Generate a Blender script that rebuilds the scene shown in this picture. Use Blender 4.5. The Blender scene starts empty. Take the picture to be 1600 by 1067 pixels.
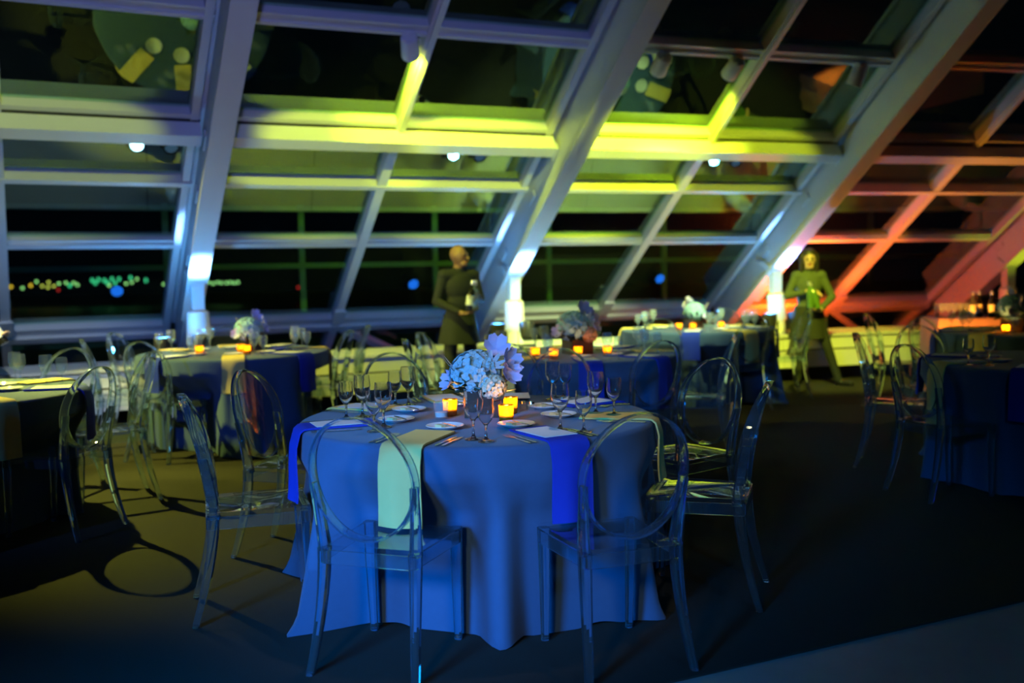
import bpy, bmesh, math, random
import numpy as np
from mathutils import Vector, Matrix
sc = bpy.context.scene
col = sc.collection
PI = math.pi
random.seed(7)
V = Vector

# ------------------------------------------------------------------ camera
CAM_H = 1.413
cam_d = bpy.data.cameras.new('camera')
cam = bpy.data.objects.new('camera', cam_d)
col.objects.link(cam)
PITCH, ROLL = 0.0721, -0.0180
fw = V((0, math.cos(PITCH), -math.sin(PITCH)))
up0 = V((0, math.sin(PITCH), math.cos(PITCH)))
rt0 = V((1, 0, 0))
rt = rt0*math.cos(ROLL) + up0*math.sin(ROLL)
up = up0*math.cos(ROLL) - rt0*math.sin(ROLL)
cam.matrix_world = Matrix(((rt.x, up.x, -fw.x, 0), (rt.y, up.y, -fw.y, 0), (rt.z, up.z, -fw.z, CAM_H), (0, 0, 0, 1)))
cam_d.sensor_width = 36
cam_d.lens = 35
cam_d.clip_end = 2000
cam_d.dof.use_dof = True
cam_d.dof.focus_distance = 4.2
cam_d.dof.aperture_fstop = 1.5
sc.camera = cam

# ------------------------------------------------------------------ view, sampling helpers
sc.view_settings.view_transform = 'Standard'
sc.view_settings.look = 'None'
sc.view_settings.gamma = 1
sc.view_settings.use_curve_mapping = False
sc.view_settings.exposure = 0.12
cy = sc.cycles
cy.use_denoising = True
cy.max_bounces = 12
cy.diffuse_bounces = 3
cy.glossy_bounces = 5
cy.transmission_bounces = 12
cy.transparent_max_bounces = 40
cy.sample_clamp_indirect = 4.0
cy.sample_clamp_direct = 0
cy.caustics_reflective = False
cy.caustics_refractive = False
cy.blur_glossy = 0.5

# ------------------------------------------------------------------ world: night sky
w = bpy.data.worlds.new('night')
sc.world = w
w.use_nodes = True
bg = w.node_tree.nodes['Background']
bg.inputs[0].default_value = (0.10, 0.25, 0.60, 1)
bg.inputs[1].default_value = 0.004

def lamp(name, kind, loc, color, power, target=None, size=0.1, angle=60, blend=0.5, rect=None):
    d = bpy.data.lights.new(name, kind)
    d.color = color
    d.energy = power
    if kind == 'SPOT':
        d.spot_size = math.radians(angle); d.spot_blend = blend; d.shadow_soft_size = size
    elif kind == 'POINT':
        d.shadow_soft_size = size
    else:
        d.size = size
    o = bpy.data.objects.new(name, d)
    col.objects.link(o)
    o.location = loc
    if target is not None:
        o.rotation_euler = (V(target)-V(loc)).to_track_quat('-Z', 'Y').to_euler()
    return o

YEL = (0.80, 1.0, 0.02)
BLU = (0.02, 0.22, 1.0)
ICE = (0.16, 0.36, 1.0)
RED = (1.0, 0.10, 0.006)
# hall wash lights behind and beside the photographer, plus an added warm fill
lamp('blue_wash', 'SPOT', (-3.0, -1.0, 2.1), (0.004, 0.30, 1.0), 3000, (-0.42, 3.95, 0.20), size=0.8, angle=25, blend=0.75)
lamp('blue_wash', 'SPOT', (-5.5, 1.2, 3.4), (0.01, 0.17, 1.0), 420, (-2.6, 7.2, 0.6), size=0.15, angle=40, blend=0.9)
lamp('blue_wash', 'SPOT', (2.6, -1.4, 3.0), (0.05, 0.45, 1.0), 130, (1.4, 3.6, 0.1), size=0.25, angle=50, blend=0.9)
lamp('warm_front_fill', 'SPOT', (-1.5, -1.5, 2.6), (1.0, 0.88, 0.45), 270, (-0.15, 4.2, 0.55), size=0.30, angle=26, blend=0.9)  # unseen fill light, added to warm the front napkins
lamp('lavender_wall_wash', 'SPOT', (0.5, -2.5, 2.6), (0.24, 0.30, 1.0), 1200, (-2.2, 8.5, 3.9), size=0.20, angle=37, blend=0.5)

# ------------------------------------------------------------------ materials
def nodes(name):
    m = bpy.data.materials.new(name)
    m.use_nodes = True
    nt = m.node_tree
    nt.nodes.clear()
    out = nt.nodes.new('ShaderNodeOutputMaterial')
    return m, nt, out

def pbr(name, color, rough=0.5, metal=0.0, noise=0.0, scale=30.0, bump=0.0, bscale=200.0, spec=0.5, sheen=0.0, trans=0.0, emit=None, estr=0.0):
    m, nt, out = nodes(name)
    b = nt.nodes.new('ShaderNodeBsdfPrincipled')
    b.inputs['Base Color'].default_value = (*color, 1)
    b.inputs['Roughness'].default_value = rough
    b.inputs['Metallic'].default_value = metal
    b.inputs['Specular IOR Level'].default_value = spec
    if sheen: b.inputs['Sheen Weight'].default_value = sheen
    if emit:
        b.inputs['Emission Color'].default_value = (*emit, 1)
        b.inputs['Emission Strength'].default_value = estr
    tc = nt.nodes.new('ShaderNodeTexCoord')
    if noise:
        n = nt.nodes.new('ShaderNodeTexNoise'); n.inputs['Scale'].default_value = scale; n.inputs['Detail'].default_value = 5
        nt.links.new(tc.outputs['Object'], n.inputs['Vector'])
        r = nt.nodes.new('ShaderNodeMapRange')
        r.inputs['To Min'].default_value = 1-noise; r.inputs['To Max'].default_value = 1+noise
        nt.links.new(n.outputs['Fac'], r.inputs['Value'])
        mx = nt.nodes.new('ShaderNodeVectorMath'); mx.operation = 'SCALE'
        mx.inputs[0].default_value = color
        nt.links.new(r.outputs['Result'], mx.inputs['Scale'])
        nt.links.new(mx.outputs['Vector'], b.inputs['Base Color'])
    if bump:
        n2 = nt.nodes.new('ShaderNodeTexNoise'); n2.inputs['Scale'].default_value = bscale; n2.inputs['Detail'].default_value = 3
        nt.links.new(tc.outputs['Object'], n2.inputs['Vector'])
        bp = nt.nodes.new('ShaderNodeBump'); bp.inputs['Strength'].default_value = bump; bp.inputs['Distance'].default_value = 0.01
        nt.links.new(n2.outputs['Fac'], bp.inputs['Height'])
        nt.links.new(bp.outputs['Normal'], b.inputs['Normal'])
    nt.links.new(b.outputs[0], out.inputs[0])
    return m

def thin_glass(name, tint=(1, 1, 1), ior=1.5, refl=(1, 1, 1), haze=0.0, haze_col=(0.8, 0.9, 1), rough=0.0):
    """a clear sheet: straight-through transmission, Fresnel reflection on its outer face, a little surface haze"""
    m, nt, out = nodes(name)
    t = nt.nodes.new('ShaderNodeBsdfTransparent'); t.inputs[0].default_value = (*tint, 1)
    g = nt.nodes.new('ShaderNodeBsdfGlossy'); g.inputs['Color'].default_value = (*refl, 1); g.inputs['Roughness'].default_value = rough
    f = nt.nodes.new('ShaderNodeFresnel'); f.inputs['IOR'].default_value = ior
    geo = nt.nodes.new('ShaderNodeNewGeometry')
    inv = nt.nodes.new('ShaderNodeMath'); inv.operation = 'SUBTRACT'; inv.inputs[0].default_value = 1
    nt.links.new(geo.outputs['Backfacing'], inv.inputs[1])
    mul = nt.nodes.new('ShaderNodeMath'); mul.operation = 'MULTIPLY'
    nt.links.new(f.outputs[0], mul.inputs[0]); nt.links.new(inv.outputs[0], mul.inputs[1])
    mx = nt.nodes.new('ShaderNodeMixShader')
    nt.links.new(mul.outputs[0], mx.inputs[0]); nt.links.new(t.outputs[0], mx.inputs[1]); nt.links.new(g.outputs[0], mx.inputs[2])
    last = mx
    if haze:
        d = nt.nodes.new('ShaderNodeBsdfDiffuse'); d.inputs[0].default_value = (*haze_col, 1)
        m2 = nt.nodes.new('ShaderNodeMixShader'); m2.inputs[0].default_value = haze
        nt.links.new(last.outputs[0], m2.inputs[1]); nt.links.new(d.outputs[0], m2.inputs[2]); last = m2
    nt.links.new(last.outputs[0], out.inputs[0])
    return m

def solid_glass(name, tint=(1, 1, 1), ior=1.45, rough=0.0, clear=0.3, haze=0.0, haze_col=(0.8, 0.9, 1)):
    m, nt, out = nodes(name)
    g = nt.nodes.new('ShaderNodeBsdfGlass'); g.inputs['Color'].default_value = (*tint, 1); g.inputs['IOR'].default_value = ior; g.inputs['Roughness'].default_value = rough
    t = nt.nodes.new('ShaderNodeBsdfTransparent'); t.inputs[0].default_value = (*tint, 1)
    mx = nt.nodes.new('ShaderNodeMixShader'); mx.inputs[0].default_value = clear
    nt.links.new(g.outputs[0], mx.inputs[1]); nt.links.new(t.outputs[0], mx.inputs[2])
    last = mx if clear > 0 else g
    if haze:
        d = nt.nodes.new('ShaderNodeBsdfDiffuse'); d.inputs[0].default_value = (*haze_col, 1)
        tr = nt.nodes.new('ShaderNodeBsdfTranslucent'); tr.inputs[0].default_value = (*haze_col, 1)
        md = nt.nodes.new('ShaderNodeMixShader'); md.inputs[0].default_value = 0.5
        nt.links.new(d.outputs[0], md.inputs[1]); nt.links.new(tr.outputs[0], md.inputs[2])
        m2 = nt.nodes.new('ShaderNodeMixShader'); m2.inputs[0].default_value = haze
        nt.links.new(last.outputs[0], m2.inputs[1]); nt.links.new(md.outputs[0], m2.inputs[2]); last = m2
    nt.links.new(last.outputs[0], out.inputs[0])
    return m

def emission(name, color, strength):
    m, nt, out = nodes(name)
    e = nt.nodes.new('ShaderNodeEmission'); e.inputs[0].default_value = (*color, 1); e.inputs[1].default_value = strength
    nt.links.new(e.outputs[0], out.inputs[0])
    return m

def translucent(name, color, clear=0.3, gloss=0.1):
    m, nt, out = nodes(name)
    a = nt.nodes.new('ShaderNodeBsdfTranslucent'); a.inputs[0].default_value = (*color, 1)
    t = nt.nodes.new('ShaderNodeBsdfTransparent'); t.inputs[0].default_value = (*color, 1)
    g = nt.nodes.new('ShaderNodeBsdfGlossy'); g.inputs['Roughness'].default_value = 0.15
    n = nt.nodes.new('ShaderNodeTexVoronoi'); n.inputs['Scale'].default_value = 90
    tc = nt.nodes.new('ShaderNodeTexCoord'); nt.links.new(tc.outputs['Object'], n.inputs['Vector'])
    r = nt.nodes.new('ShaderNodeMapRange'); r.inputs['To Min'].default_value = clear*0.3; r.inputs['To Max'].default_value = clear*2
    nt.links.new(n.outputs['Distance'], r.inputs['Value'])
    m1 = nt.nodes.new('ShaderNodeMixShader'); nt.links.new(r.outputs['Result'], m1.inputs[0])
    nt.links.new(a.outputs[0], m1.inputs[1]); nt.links.new(t.outputs[0], m1.inputs[2])
    m2 = nt.nodes.new('ShaderNodeMixShader'); m2.inputs[0].default_value = gloss
    nt.links.new(m1.outputs[0], m2.inputs[1]); nt.links.new(g.outputs[0], m2.inputs[2])
    nt.links.new(m2.outputs[0], out.inputs[0])
    return m

M = {}
M['steel'] = pbr('white_painted_steel', (0.62, 0.63, 0.64), 0.45, noise=0.05, scale=6)
M['frame'] = pbr('grey_aluminium_frame', (0.58, 0.59, 0.60), 0.38, 0.0, noise=0.04, scale=8)
M['outer'] = pbr('grey_reflection_bars', (0.26, 0.30, 0.36), 0.5, noise=0.05, scale=6)
M['sleeve'] = pbr('white_column_sleeve', (0.80, 0.80, 0.80), 0.5, noise=0.03)
M['pane'] = thin_glass('green_tinted_glazing', (0.60, 0.78, 0.70), 2.5, (0.72, 1.0, 0.82))
M['bench'] = pbr('white_bench_panel', (0.78, 0.78, 0.76), 0.42, noise=0.04, scale=5)
M['gap'] = pbr('dark_joint', (0.02, 0.02, 0.02), 0.8)
M['carpet'] = pbr('charcoal_carpet', (0.040, 0.039, 0.036), 0.95, noise=0.35, scale=220, bump=0.5, bscale=700, spec=0.1)
M['concrete'] = pbr('polished_concrete', (0.24, 0.27, 0.28), 0.5, noise=0.12, scale=9, bump=0.05, bscale=60)
M['linen'] = pbr('slate_linen', (0.060, 0.110, 0.22), 0.85, noise=0.06, scale=40, bump=0.10, bscale=900, spec=0.2, sheen=0.15)
M['ivory'] = pbr('ivory_napkin', (0.92, 0.70, 0.22), 0.85, noise=0.04, bump=0.08, bscale=900, spec=0.2)
M['royal'] = pbr('royal_blue_napkin', (0.02, 0.045, 0.46), 0.8, noise=0.05, bump=0.08, bscale=900, spec=0.2)
M['paper'] = pbr('white_menu_card', (0.85, 0.85, 0.86), 0.6)
M['china'] = pbr('white_china', (0.82, 0.82, 0.82), 0.12)
M['butter'] = pbr('butter', (0.85, 0.72, 0.35), 0.45)
M['silver'] = pbr('polished_steel', (0.75, 0.76, 0.78), 0.18, 1.0)
M['poly_thick'] = solid_glass('clear_polycarbonate', (0.90, 0.96, 1.0), 1.45, 0.0, 0.0, 0.050, (0.66, 0.84, 1.0))
M['poly_thin'] = thin_glass('clear_polycarbonate_sheet', (0.95, 0.97, 0.99), 1.55, (1, 1, 1), 0.008, (0.75, 0.88, 1.0), 0.02)
M['goblet'] = solid_glass('clear_goblet_glass', (1.0, 1.0, 1.0), 1.5, 0.0, 0.0, 0.012)
M['goblet_far'] = thin_glass('clear_goblet_glass_thin', (0.94, 0.97, 1.0), 1.8, (1, 1, 1), 0.07)
M['amber'] = translucent('amber_votive_glass', (1.0, 0.62, 0.10), 0.25, 0.08)
M['votive_clear'] = thin_glass('clear_votive_glass', (0.92, 0.94, 0.95), 1.6, (1, 1, 1), 0.10)
M['wax'] = pbr('white_wax', (0.85, 0.83, 0.76), 0.5)
M['flame'] = emission('candle_flame', (1.0, 0.52, 0.10), 55)
M['wood'] = pbr('dark_wood_planter', (0.045, 0.028, 0.02), 0.6, noise=0.3, scale=25)
M['hydrangea'] = pbr('pale_hydrangea', (0.38, 0.66, 0.78), 0.7, noise=0.15, scale=60)
M['carnation'] = pbr('cream_carnation', (0.82, 0.74, 0.56), 0.7, noise=0.12, scale=60)
M['orchid'] = pbr('lavender_orchid', (0.58, 0.56, 0.86), 0.6, noise=0.1, scale=30)
M['star'] = pbr('silver_grey_succulent', (0.52, 0.55, 0.60), 0.6, noise=0.1)
M['leaf'] = pbr('dark_green_leaf', (0.035, 0.065, 0.035), 0.5, noise=0.3, scale=40)
M['leaf2'] = pbr('olive_leaf', (0.09, 0.085, 0.05), 0.6, noise=0.3, scale=40)
M['peach'] = pbr('peach_flower', (0.85, 0.45, 0.22), 0.7, noise=0.15, scale=60)
M['can'] = pbr('white_track_lamp', (0.66, 0.66, 0.64), 0.4)
M['dark'] = pbr('dark_metal', (0.03, 0.03, 0.035), 0.4)
M['black_cloth'] = pbr('black_shirt_cloth', (0.016, 0.018, 0.012), 0.85, noise=0.2, scale=30)
M['green_cloth'] = pbr('dark_olive_tunic_cloth', (0.085, 0.11, 0.06), 0.85, noise=0.15, scale=30)
M['trousers'] = pbr('black_trousers', (0.022, 0.026, 0.020), 0.8)
M['apron'] = pbr('dark_apron', (0.022, 0.026, 0.014), 0.85)
M['skin_dark'] = pbr('brown_skin', (0.30, 0.15, 0.075), 0.5)
M['skin_light'] = pbr('light_skin', (0.62, 0.40, 0.27), 0.5)
M['hair'] = pbr('dark_hair', (0.025, 0.02, 0.016), 0.45)
M['eye'] = pbr('dark_eye', (0.02, 0.015, 0.012), 0.3)
M['lip'] = pbr('lip', (0.35, 0.10, 0.08), 0.5)
M['shoe'] = pbr('black_shoe_leather', (0.015, 0.015, 0.015), 0.3)
M['bottle_green'] = pbr('green_bottle_glass', (0.10, 0.20, 0.03), 0.08, spec=0.8)
M['bottle_clear'] = solid_glass('clear_bottle_glass', (0.85, 0.97, 0.92), 1.4, 0.0, 0.4, 0.12)
M['bottle_dark'] = pbr('dark_bottle_glass', (0.012, 0.012, 0.010), 0.12)
M['label'] = pbr('white_bottle_label', (0.80, 0.80, 0.75), 0.6)
M['foil'] = pbr('silver_foil', (0.7, 0.7, 0.68), 0.3, 0.6)
M['mauve'] = pbr('mauve_bar_cloth', (0.34, 0.20, 0.30), 0.8, noise=0.06, scale=8)
M['city_y'] = emission('yellow_street_light', (1.0, 0.72, 0.12), 3.0)
M['city_o'] = emission('orange_street_light', (1.0, 0.42, 0.03), 4.0)
M['city_g'] = emission('green_window_light', (0.10, 0.85, 0.42), 2.0)
M['city_l'] = emission('pale_green_street_light', (0.62, 1.0, 0.35), 3.0)
M['city_r'] = emission('red_beacon_light', (1.0, 0.03, 0.03), 2.0)
M['lens_ice'] = emission('blue_white_lamp_lens', (0.55, 0.80, 1.0), 30)
M['lens_dim'] = emission('dimmed_lamp_lens', (0.3, 0.5, 1.0), 0.6)  # dimmed so that the column lamps show no second mirrored dot
M['lens_blue'] = emission('blue_lamp_lens', (0.015, 0.16, 1.0), 4.0)
M['lens_yel'] = emission('yellow_lamp_lens', (0.9, 1.0, 0.10), 12)
M['lens_red'] = emission('orange_lamp_lens', (1.0, 0.25, 0.03), 1.5)

# ------------------------------------------------------------------ mesh helpers
class MB:
    def __init__(s): s.v = []; s.f = []
    def add(s, verts, faces):
        b = len(s.v); s.v += [tuple(p) for p in verts]; s.f += [tuple(b+i for i in f) for f in faces]; return s
    def box(s, x0, x1, y0, y1, z0, z1):
        return s.add([(x0,y0,z0),(x1,y0,z0),(x1,y1,z0),(x0,y1,z0),(x0,y0,z1),(x1,y0,z1),(x1,y1,z1),(x0,y1,z1)],
                     [(0,3,2,1),(4,5,6,7),(0,1,5,4),(1,2,6,5),(2,3,7,6),(3,0,4,7)])
    def bar(s, A, B, n, w, d0, d1, shift=0.0):
        """box along A-B: width w across, from d0 to d1 along n"""
        A, B, n = V(A), V(B), V(n).normalized()
        sd = (B-A).normalized().cross(n).normalized()
        q = []
        for P in (A, B):
            q += [P+sd*(shift-w/2)+n*d0, P+sd*(shift+w/2)+n*d0, P+sd*(shift+w/2)+n*d1, P+sd*(shift-w/2)+n*d1]
        s.add(q, [(0,1,2,3),(7,6,5,4),(0,4,5,1),(1,5,6,2),(2,6,7,3),(3,7,4,0)]); s.fix(8)
        return s
    def fix(s, n):
        """make the last closed convex piece of n verts face outward"""
        b = len(s.v)-n
        c = sum((V(p) for p in s.v[b:]), V((0,0,0)))/n
        for i in range(len(s.f)):
            f = s.f[i]
            if min(f) >= b:
                p = [V(s.v[j]) for j in f]
                nn = (p[1]-p[0]).cross(p[2]-p[0])
                fc = sum(p, V((0,0,0)))/len(p)
                if nn.dot(fc-c) < 0: s.f[i] = tuple(reversed(f))
    def loft(s, rings, cap=True, closed=True):
        n = len(rings[0]); b = len(s.v)
        for r in rings: s.v += [tuple(p) for p in r]
        for i in range(len(rings)-1):
            for j in range(n if closed else n-1):
                k = (j+1) % n
                s.f.append((b+i*n+j, b+i*n+k, b+(i+1)*n+k, b+(i+1)*n+j))
        if cap:
            s.f.append(tuple(b+j for j in reversed(range(n))))
            s.f.append(tuple(b+(len(rings)-1)*n+j for j in range(n)))
        return s
    def lathe(s, prof, seg=24, axis=None, origin=(0,0,0)):
        """prof: list of (r,z); r=0 ends make poles"""
        o = V(origin); b = len(s.v); idx = []
        if axis is None: ex, ey, ez = V((1,0,0)), V((0,1,0)), V((0,0,1))
        else:
            ez = V(axis).normalized(); ex = ez.orthogonal().normalized(); ey = ez.cross(ex)
        for r, z in prof:
            if r < 1e-6:
                idx.append([len(s.v)]*seg); s.v.append(tuple(o+ez*z))
            else:
                st = len(s.v); idx.append([st+j for j in range(seg)])
                for j in range(seg):
                    a = 2*PI*j/seg; s.v.append(tuple(o+ex*(r*math.cos(a))+ey*(r*math.sin(a))+ez*z))
        for i in range(len(prof)-1):
            for j in range(seg):
                k = (j+1) % seg
                q = [idx[i][j], idx[i][k], idx[i+1][k], idx[i+1][j]]
                u = []
                for x in q:
                    if x not in u: u.append(x)
                if len(u) >= 3: s.f.append(tuple(u))
        return s
    def tube(s, pts, radii, seg=10, flat=None):
        """round tube along pts (flat = ring of local (a,b) section scales)"""
        pts = [V(p) for p in pts]; rings = []
        up_ = None
        for i, p in enumerate(pts):
            t = (pts[min(i+1,len(pts)-1)]-pts[max(i-1,0)]).normalized()
            if up_ is None: up_ = t.orthogonal().normalized()
            up_ = (up_-t*up_.dot(t)).normalized(); sd = t.cross(up_)
            r = radii[i] if isinstance(radii, (list,tuple)) else radii
            rings.append([p+up_*(r*math.cos(2*PI*j/seg))+sd*(r*math.sin(2*PI*j/seg)) for j in range(seg)])
        return s.loft(rings)
    def mesh(s, name, mat, smooth=True, angle=40):
        me = bpy.data.meshes.new(name)
        me.from_pydata(s.v, [], s.f); me.update()
        b_ = bmesh.new(); b_.from_mesh(me); bmesh.ops.recalc_face_normals(b_, faces=b_.faces[:]); b_.to_mesh(me); b_.free(); me.update()
        if mat is not None: me.materials.append(mat)
        if smooth:
            me.shade_smooth(); me.set_sharp_from_angle(angle=math.radians(angle))
        return me

def link(name, me, parent=None, loc=None, rot=None):
    o = bpy.data.objects.new(name, me)
    col.objects.link(o)
    if parent is not None: o.parent = parent
    if loc is not None: o.location = loc
    if rot is not None: o.rotation_euler = rot
    return o

def empty(name, loc=(0,0,0), rz=0.0):
    o = bpy.data.objects.new(name, None); col.objects.link(o)
    o.empty_display_size = 0.1; o.location = loc; o.rotation_euler = (0,0,rz)
    return o

def tag(o, label=None, cat=None, group=None, kind=None):
    if label: o['label'] = label
    if cat: o['category'] = cat
    if group: o['group'] = group
    if kind: o['kind'] = kind
    return o

def copy_tree(o, parent=None):
    c = o.copy(); col.objects.link(c); c.parent = parent
    for ch in list(o.children): copy_tree(ch, c)
    return c

# ------------------------------------------------------------------ the sloping glazed wall (a faceted ring)
S = 2.6
RCX, RCY, RR = 6.472382*S, -12.65167*S, 18.805963*S
PSI, DEL, COT = -0.50899, 0.073338, 1.516274
ZS = CAM_H-0.193007*S
ZM = [CAM_H+0.79101*S, CAM_H+0.514009*S, CAM_H+0.35354*S, CAM_H+0.1334*S, ZS]   # mullion heights, top to sill
ALPHA = math.atan(1/COT)

def node(k, z, rho=0.0):
    """glazing corner k at height z, moved rho inward (horizontally)"""
    a = PSI+k*DEL; r = RR-(z-ZS)*COT-rho
    return V((RCX+r*math.sin(a), RCY+r*math.cos(a), z))
def ring(k, rho, z):
    """point at ring position k, rho inward of the sill line"""
    a = PSI+k*DEL; r = RR-rho
    return V((RCX+r*math.sin(a), RCY+r*math.cos(a), z))
def facet(k, t, z):
    return node(k, z).lerp(node(k+1, z), t)
def fnormal(k):
    tang = (node(k+1, ZS)-node(k, ZS)).normalized()
    sl = (facet(k, .5, 2)-facet(k, .5, 1)).normalized()
    n = tang.cross(sl)
    return n if n.z < 0 else -n

ZTOP = 5.0
ZUP = 4.22
ZDK = 0.03
LEVELS = [ZTOP, ZUP]+ZM+[ZDK]
for k in range(0, 5):
    wroot = empty('window_%d' % (k+1), facet(k, .5, ZS))
    tag(wroot, 'sloping window bay %s with white frames and dark glass' % ['at the left edge', 'between the left and middle columns', 'between the middle and right columns', 'lit red behind the standing woman', 'at the far right edge'][k], None, None, 'structure')
    org = V(wroot.location); n = fnormal(k)
    L = (node(k+1, ZS)-node(k, ZS)).length
    def wput(name, mb, mat, smooth=False):
        mb.v = [tuple(V(p)-org) for p in mb.v]
        return link(name, mb.mesh(name, M[mat], smooth), wroot)
    e = 0.20/L     # glass starts beside the main beam
    for i in range(len(LEVELS)-1):
        z1, z0 = LEVELS[i], LEVELS[i+1]
        for h in range(2):
            ta, tb = (e, 0.5) if h == 0 else (0.5, 1-e)
            c = [facet(k, ta, z0), facet(k, tb, z0), facet(k, tb, z1), facet(k, ta, z1)]
            mb = MB(); mb.add([p-n*0.012 for p in c]+[p+n*0.012 for p in c], [(0,1,2,3),(7,6,5,4),(0,4,5,1),(1,5,6,2),(2,6,7,3),(3,7,4,0)]); mb.fix(8)
            wput('pane', mb, 'pane')
    # rafters: one at mid bay, one beside each main beam
    for t, wd, dp in ((e*0.85, 0.07, 0.11), (0.5, 0.095, 0.12), (1-e*0.85, 0.07, 0.11)):
        mb = MB()
        mb.bar(facet(k, t, ZTOP), facet(k, t, ZDK), n, wd, -0.02, dp)
        wput('rafter', mb, 'frame')
    # a slim cap strip over the mid rafter
    mb = MB(); mb.bar(facet(k, .5, ZTOP), facet(k, .5, ZM[1]+.02), n, 0.045, 0.12, 0.15); wput('rafter_cap', mb, 'frame')
    # mullions (length stays between the beams)
    def mull(z, ww, d0, d1, dz=0.0, name='mullion', mat='frame'):
        mb = MB(); mb.bar(facet(k, e*.6, z+dz), facet(k, 1-e*.6, z+dz), n, ww, d0, d1); return wput(name, mb, mat)
    mull(ZUP, 0.10, -0.02, 0.10)
    mull(ZM[0]+.02, 0.11, -0.02, 0.085); mull(ZM[0]-.005, 0.035, 0.085, 0.105, name='lamp_track')
    mull(ZM[0]+.045, 0.03, 0.085, 0.105, name='lamp_track')
    mull(ZM[1]+.09, 0.085, -0.02, 0.10); mull(ZM[1]+.035, 0.13, 0.11, 0.27, name='purlin', mat='steel')
    mull(ZM[1]+.07, 0.05, 0.10, 0.11, name='purlin_seat', mat='gap')
    mull(ZM[2]+.02, 0.055, -0.02, 0.13)
    mull(ZM[3]+.03, 0.10, -0.02, 0.06); mull(ZM[3]+.02, 0.07, 0.06, 0.09, name='mullion_cap')
    mull(ZS-.03, 0.17, -0.02, 0.09, name='sill_rail'); mull(ZS-.075, 0.10, 0.09, 0.13, name='sill_rail')
    # foot plate and an added slanting bar under the mid rafter
    A = facet(k, .5, ZS-.06)
    if k in (1, 3): mb = MB(); mb.bar(A+n*0.06, facet(k, .76, .45)+n*0.10, n, 0.10, -0.02, 0.06); wput('slant_bar', mb, 'frame')
    mb = MB(); mb.bar(facet(k,.5,ZS+.16), facet(k,.5,ZS), n, 0.14, 0.12, 0.15); wput('foot_plate', mb, 'frame')

# ------------------------------------------------------------------ posts and rails added beyond the glass, imitating reflections in it
for k in range(0, 5):
    r0 = empty('reflection_bars_%d' % (k+1), ring(k+.5, -1.9, 0)); tag(r0, 'added posts and rails behind the glass imitating reflections, bay %s' % ['at left edge', 'left of the man', 'right of the man', 'behind the woman', 'at right edge'][k], None, None, 'structure')
    org = V(r0.location)
    def tput(name, A, B, ww):
        mb = MB(); nn = (ring(k+.5, 0, 0)-ring(k+.5, -1, 0)); nn.z = 0
        mb.bar(A-org, B-org, nn, ww, -0.04, 0.04); link(name, mb.mesh(name, M['outer'], False), r0)
    for t in (0.02, 0.5):
        tput('post', ring(k+t, -1.9, 0), ring(k+t, -1.9, 2.36), 0.075)
    for z in (0.55, 1.52, 2.30):
        tput('rail', ring(k, -1.9, z), ring(k+1, -1.9, z), 0.07)

# ------------------------------------------------------------------ main steel beams on columns
BN = {0: 'beyond the left edge', 1: 'left', 2: 'middle', 3: 'right', 4: 'far right'}
def make_beam(k):
    a = PSI+k*DEL
    inw = V((-math.sin(a), -math.cos(a), 0)); tan = V((math.cos(a), -math.sin(a), 0))
    n = V((inw.x*math.sin(ALPHA), inw.y*math.sin(ALPHA), -math.cos(ALPHA)))   # inward-down normal of the slope
    base = ring(k, 1.54, 0)
    root = empty('steel_beam', base)
    tag(root, {1: 'sloping white steel beam on the left column, behind the left table',
               2: 'sloping white steel beam on the middle column, right of the standing man',
               3: 'sloping white steel beam on the right column, beside the standing woman',
               4: 'sloping steel beam with yellow-lit knee at the right edge'}[k], 'steel beam', 'main steel beams of the glass wall')
    org = V(base)
    def put(name, mb, mat='steel', smooth=False, parent=root):
        mb.v = [tuple(V(p)-org) for p in mb.v]
        return link(name, mb.mesh(name, M[mat], smooth), parent)
    P0, P1 = node(k, ZTOP), node(k, ZS-.02)
    mb = MB(); mb.bar(P0, P1, n, 0.13, 0.02, 0.455); web = put('web', mb)
    zk = 1.33
    Pk = node(k, zk+0.02)
    mb = MB(); mb.bar(P0, Pk, n, 0.20, 0.455, 0.50); put('lower_flange', mb)
    mb = MB(); mb.bar(P0, P1, n, 0.20, -0.02, 0.02); put('upper_flange', mb)
    for z in ZM[1:4]:
        mb = MB(); mb.bar(node(k, z+.05), node(k, z-.05), n, 0.16, 0.16, 0.24); put('gusset', mb, 'frame')
    # knee: vertical post under the flange
    c = ring(k, 1.50, 0)
    mb = MB()
    rings_ = []
    for z, hw, hd, sh in ((1.46, .10, .09, -.20), (1.36, .085, .08, -.03), (1.30, .062, .06, 0), (1.02, .06, .06, 0)):
        cc = c-inw*(-sh) if False else c+inw*sh
        rings_.append([V((cc.x, cc.y, z))+tan*(sx*hw)+inw*(sy*hd) for sx, sy in ((-1,-1),(1,-1),(1,1),(-1,1))])
    mb.loft(rings_[::-1]); put('knee_post', mb)
    lean = {1: 0.0, 2: 0.02, 3: 0.08, 4: 0.02}[k]
    ax = V((lean, -0.02, -1)).normalized()
    top = V((c.x, c.y, 1.06))
    mb = MB(); mb.lathe([(0, 0), (0.085, 0), (0.11, 0.02), (0.116, 0.33), (0.10, 0.35), (0, 0.35)], 28, ax, top); put('sleeve', mb, 'sleeve', True)
    Ln = 1.055/(-ax.z)
    mb = MB(); mb.lathe([(0, 0.34), (0.09, 0.34), (0.09, Ln), (0, Ln)], 24, ax, top); put('column_tube', mb, 'sleeve', True)
    q = top+ax*Ln
    mb = MB(); mb.lathe([(0, 0), (0.16, 0), (0.16, 0.025), (0, 0.025)], 24, None, (q.x, q.y, 0)); put('base_plate', mb, 'steel', True)
    return root
for k in (1, 2, 3, 4): make_beam(k)

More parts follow.
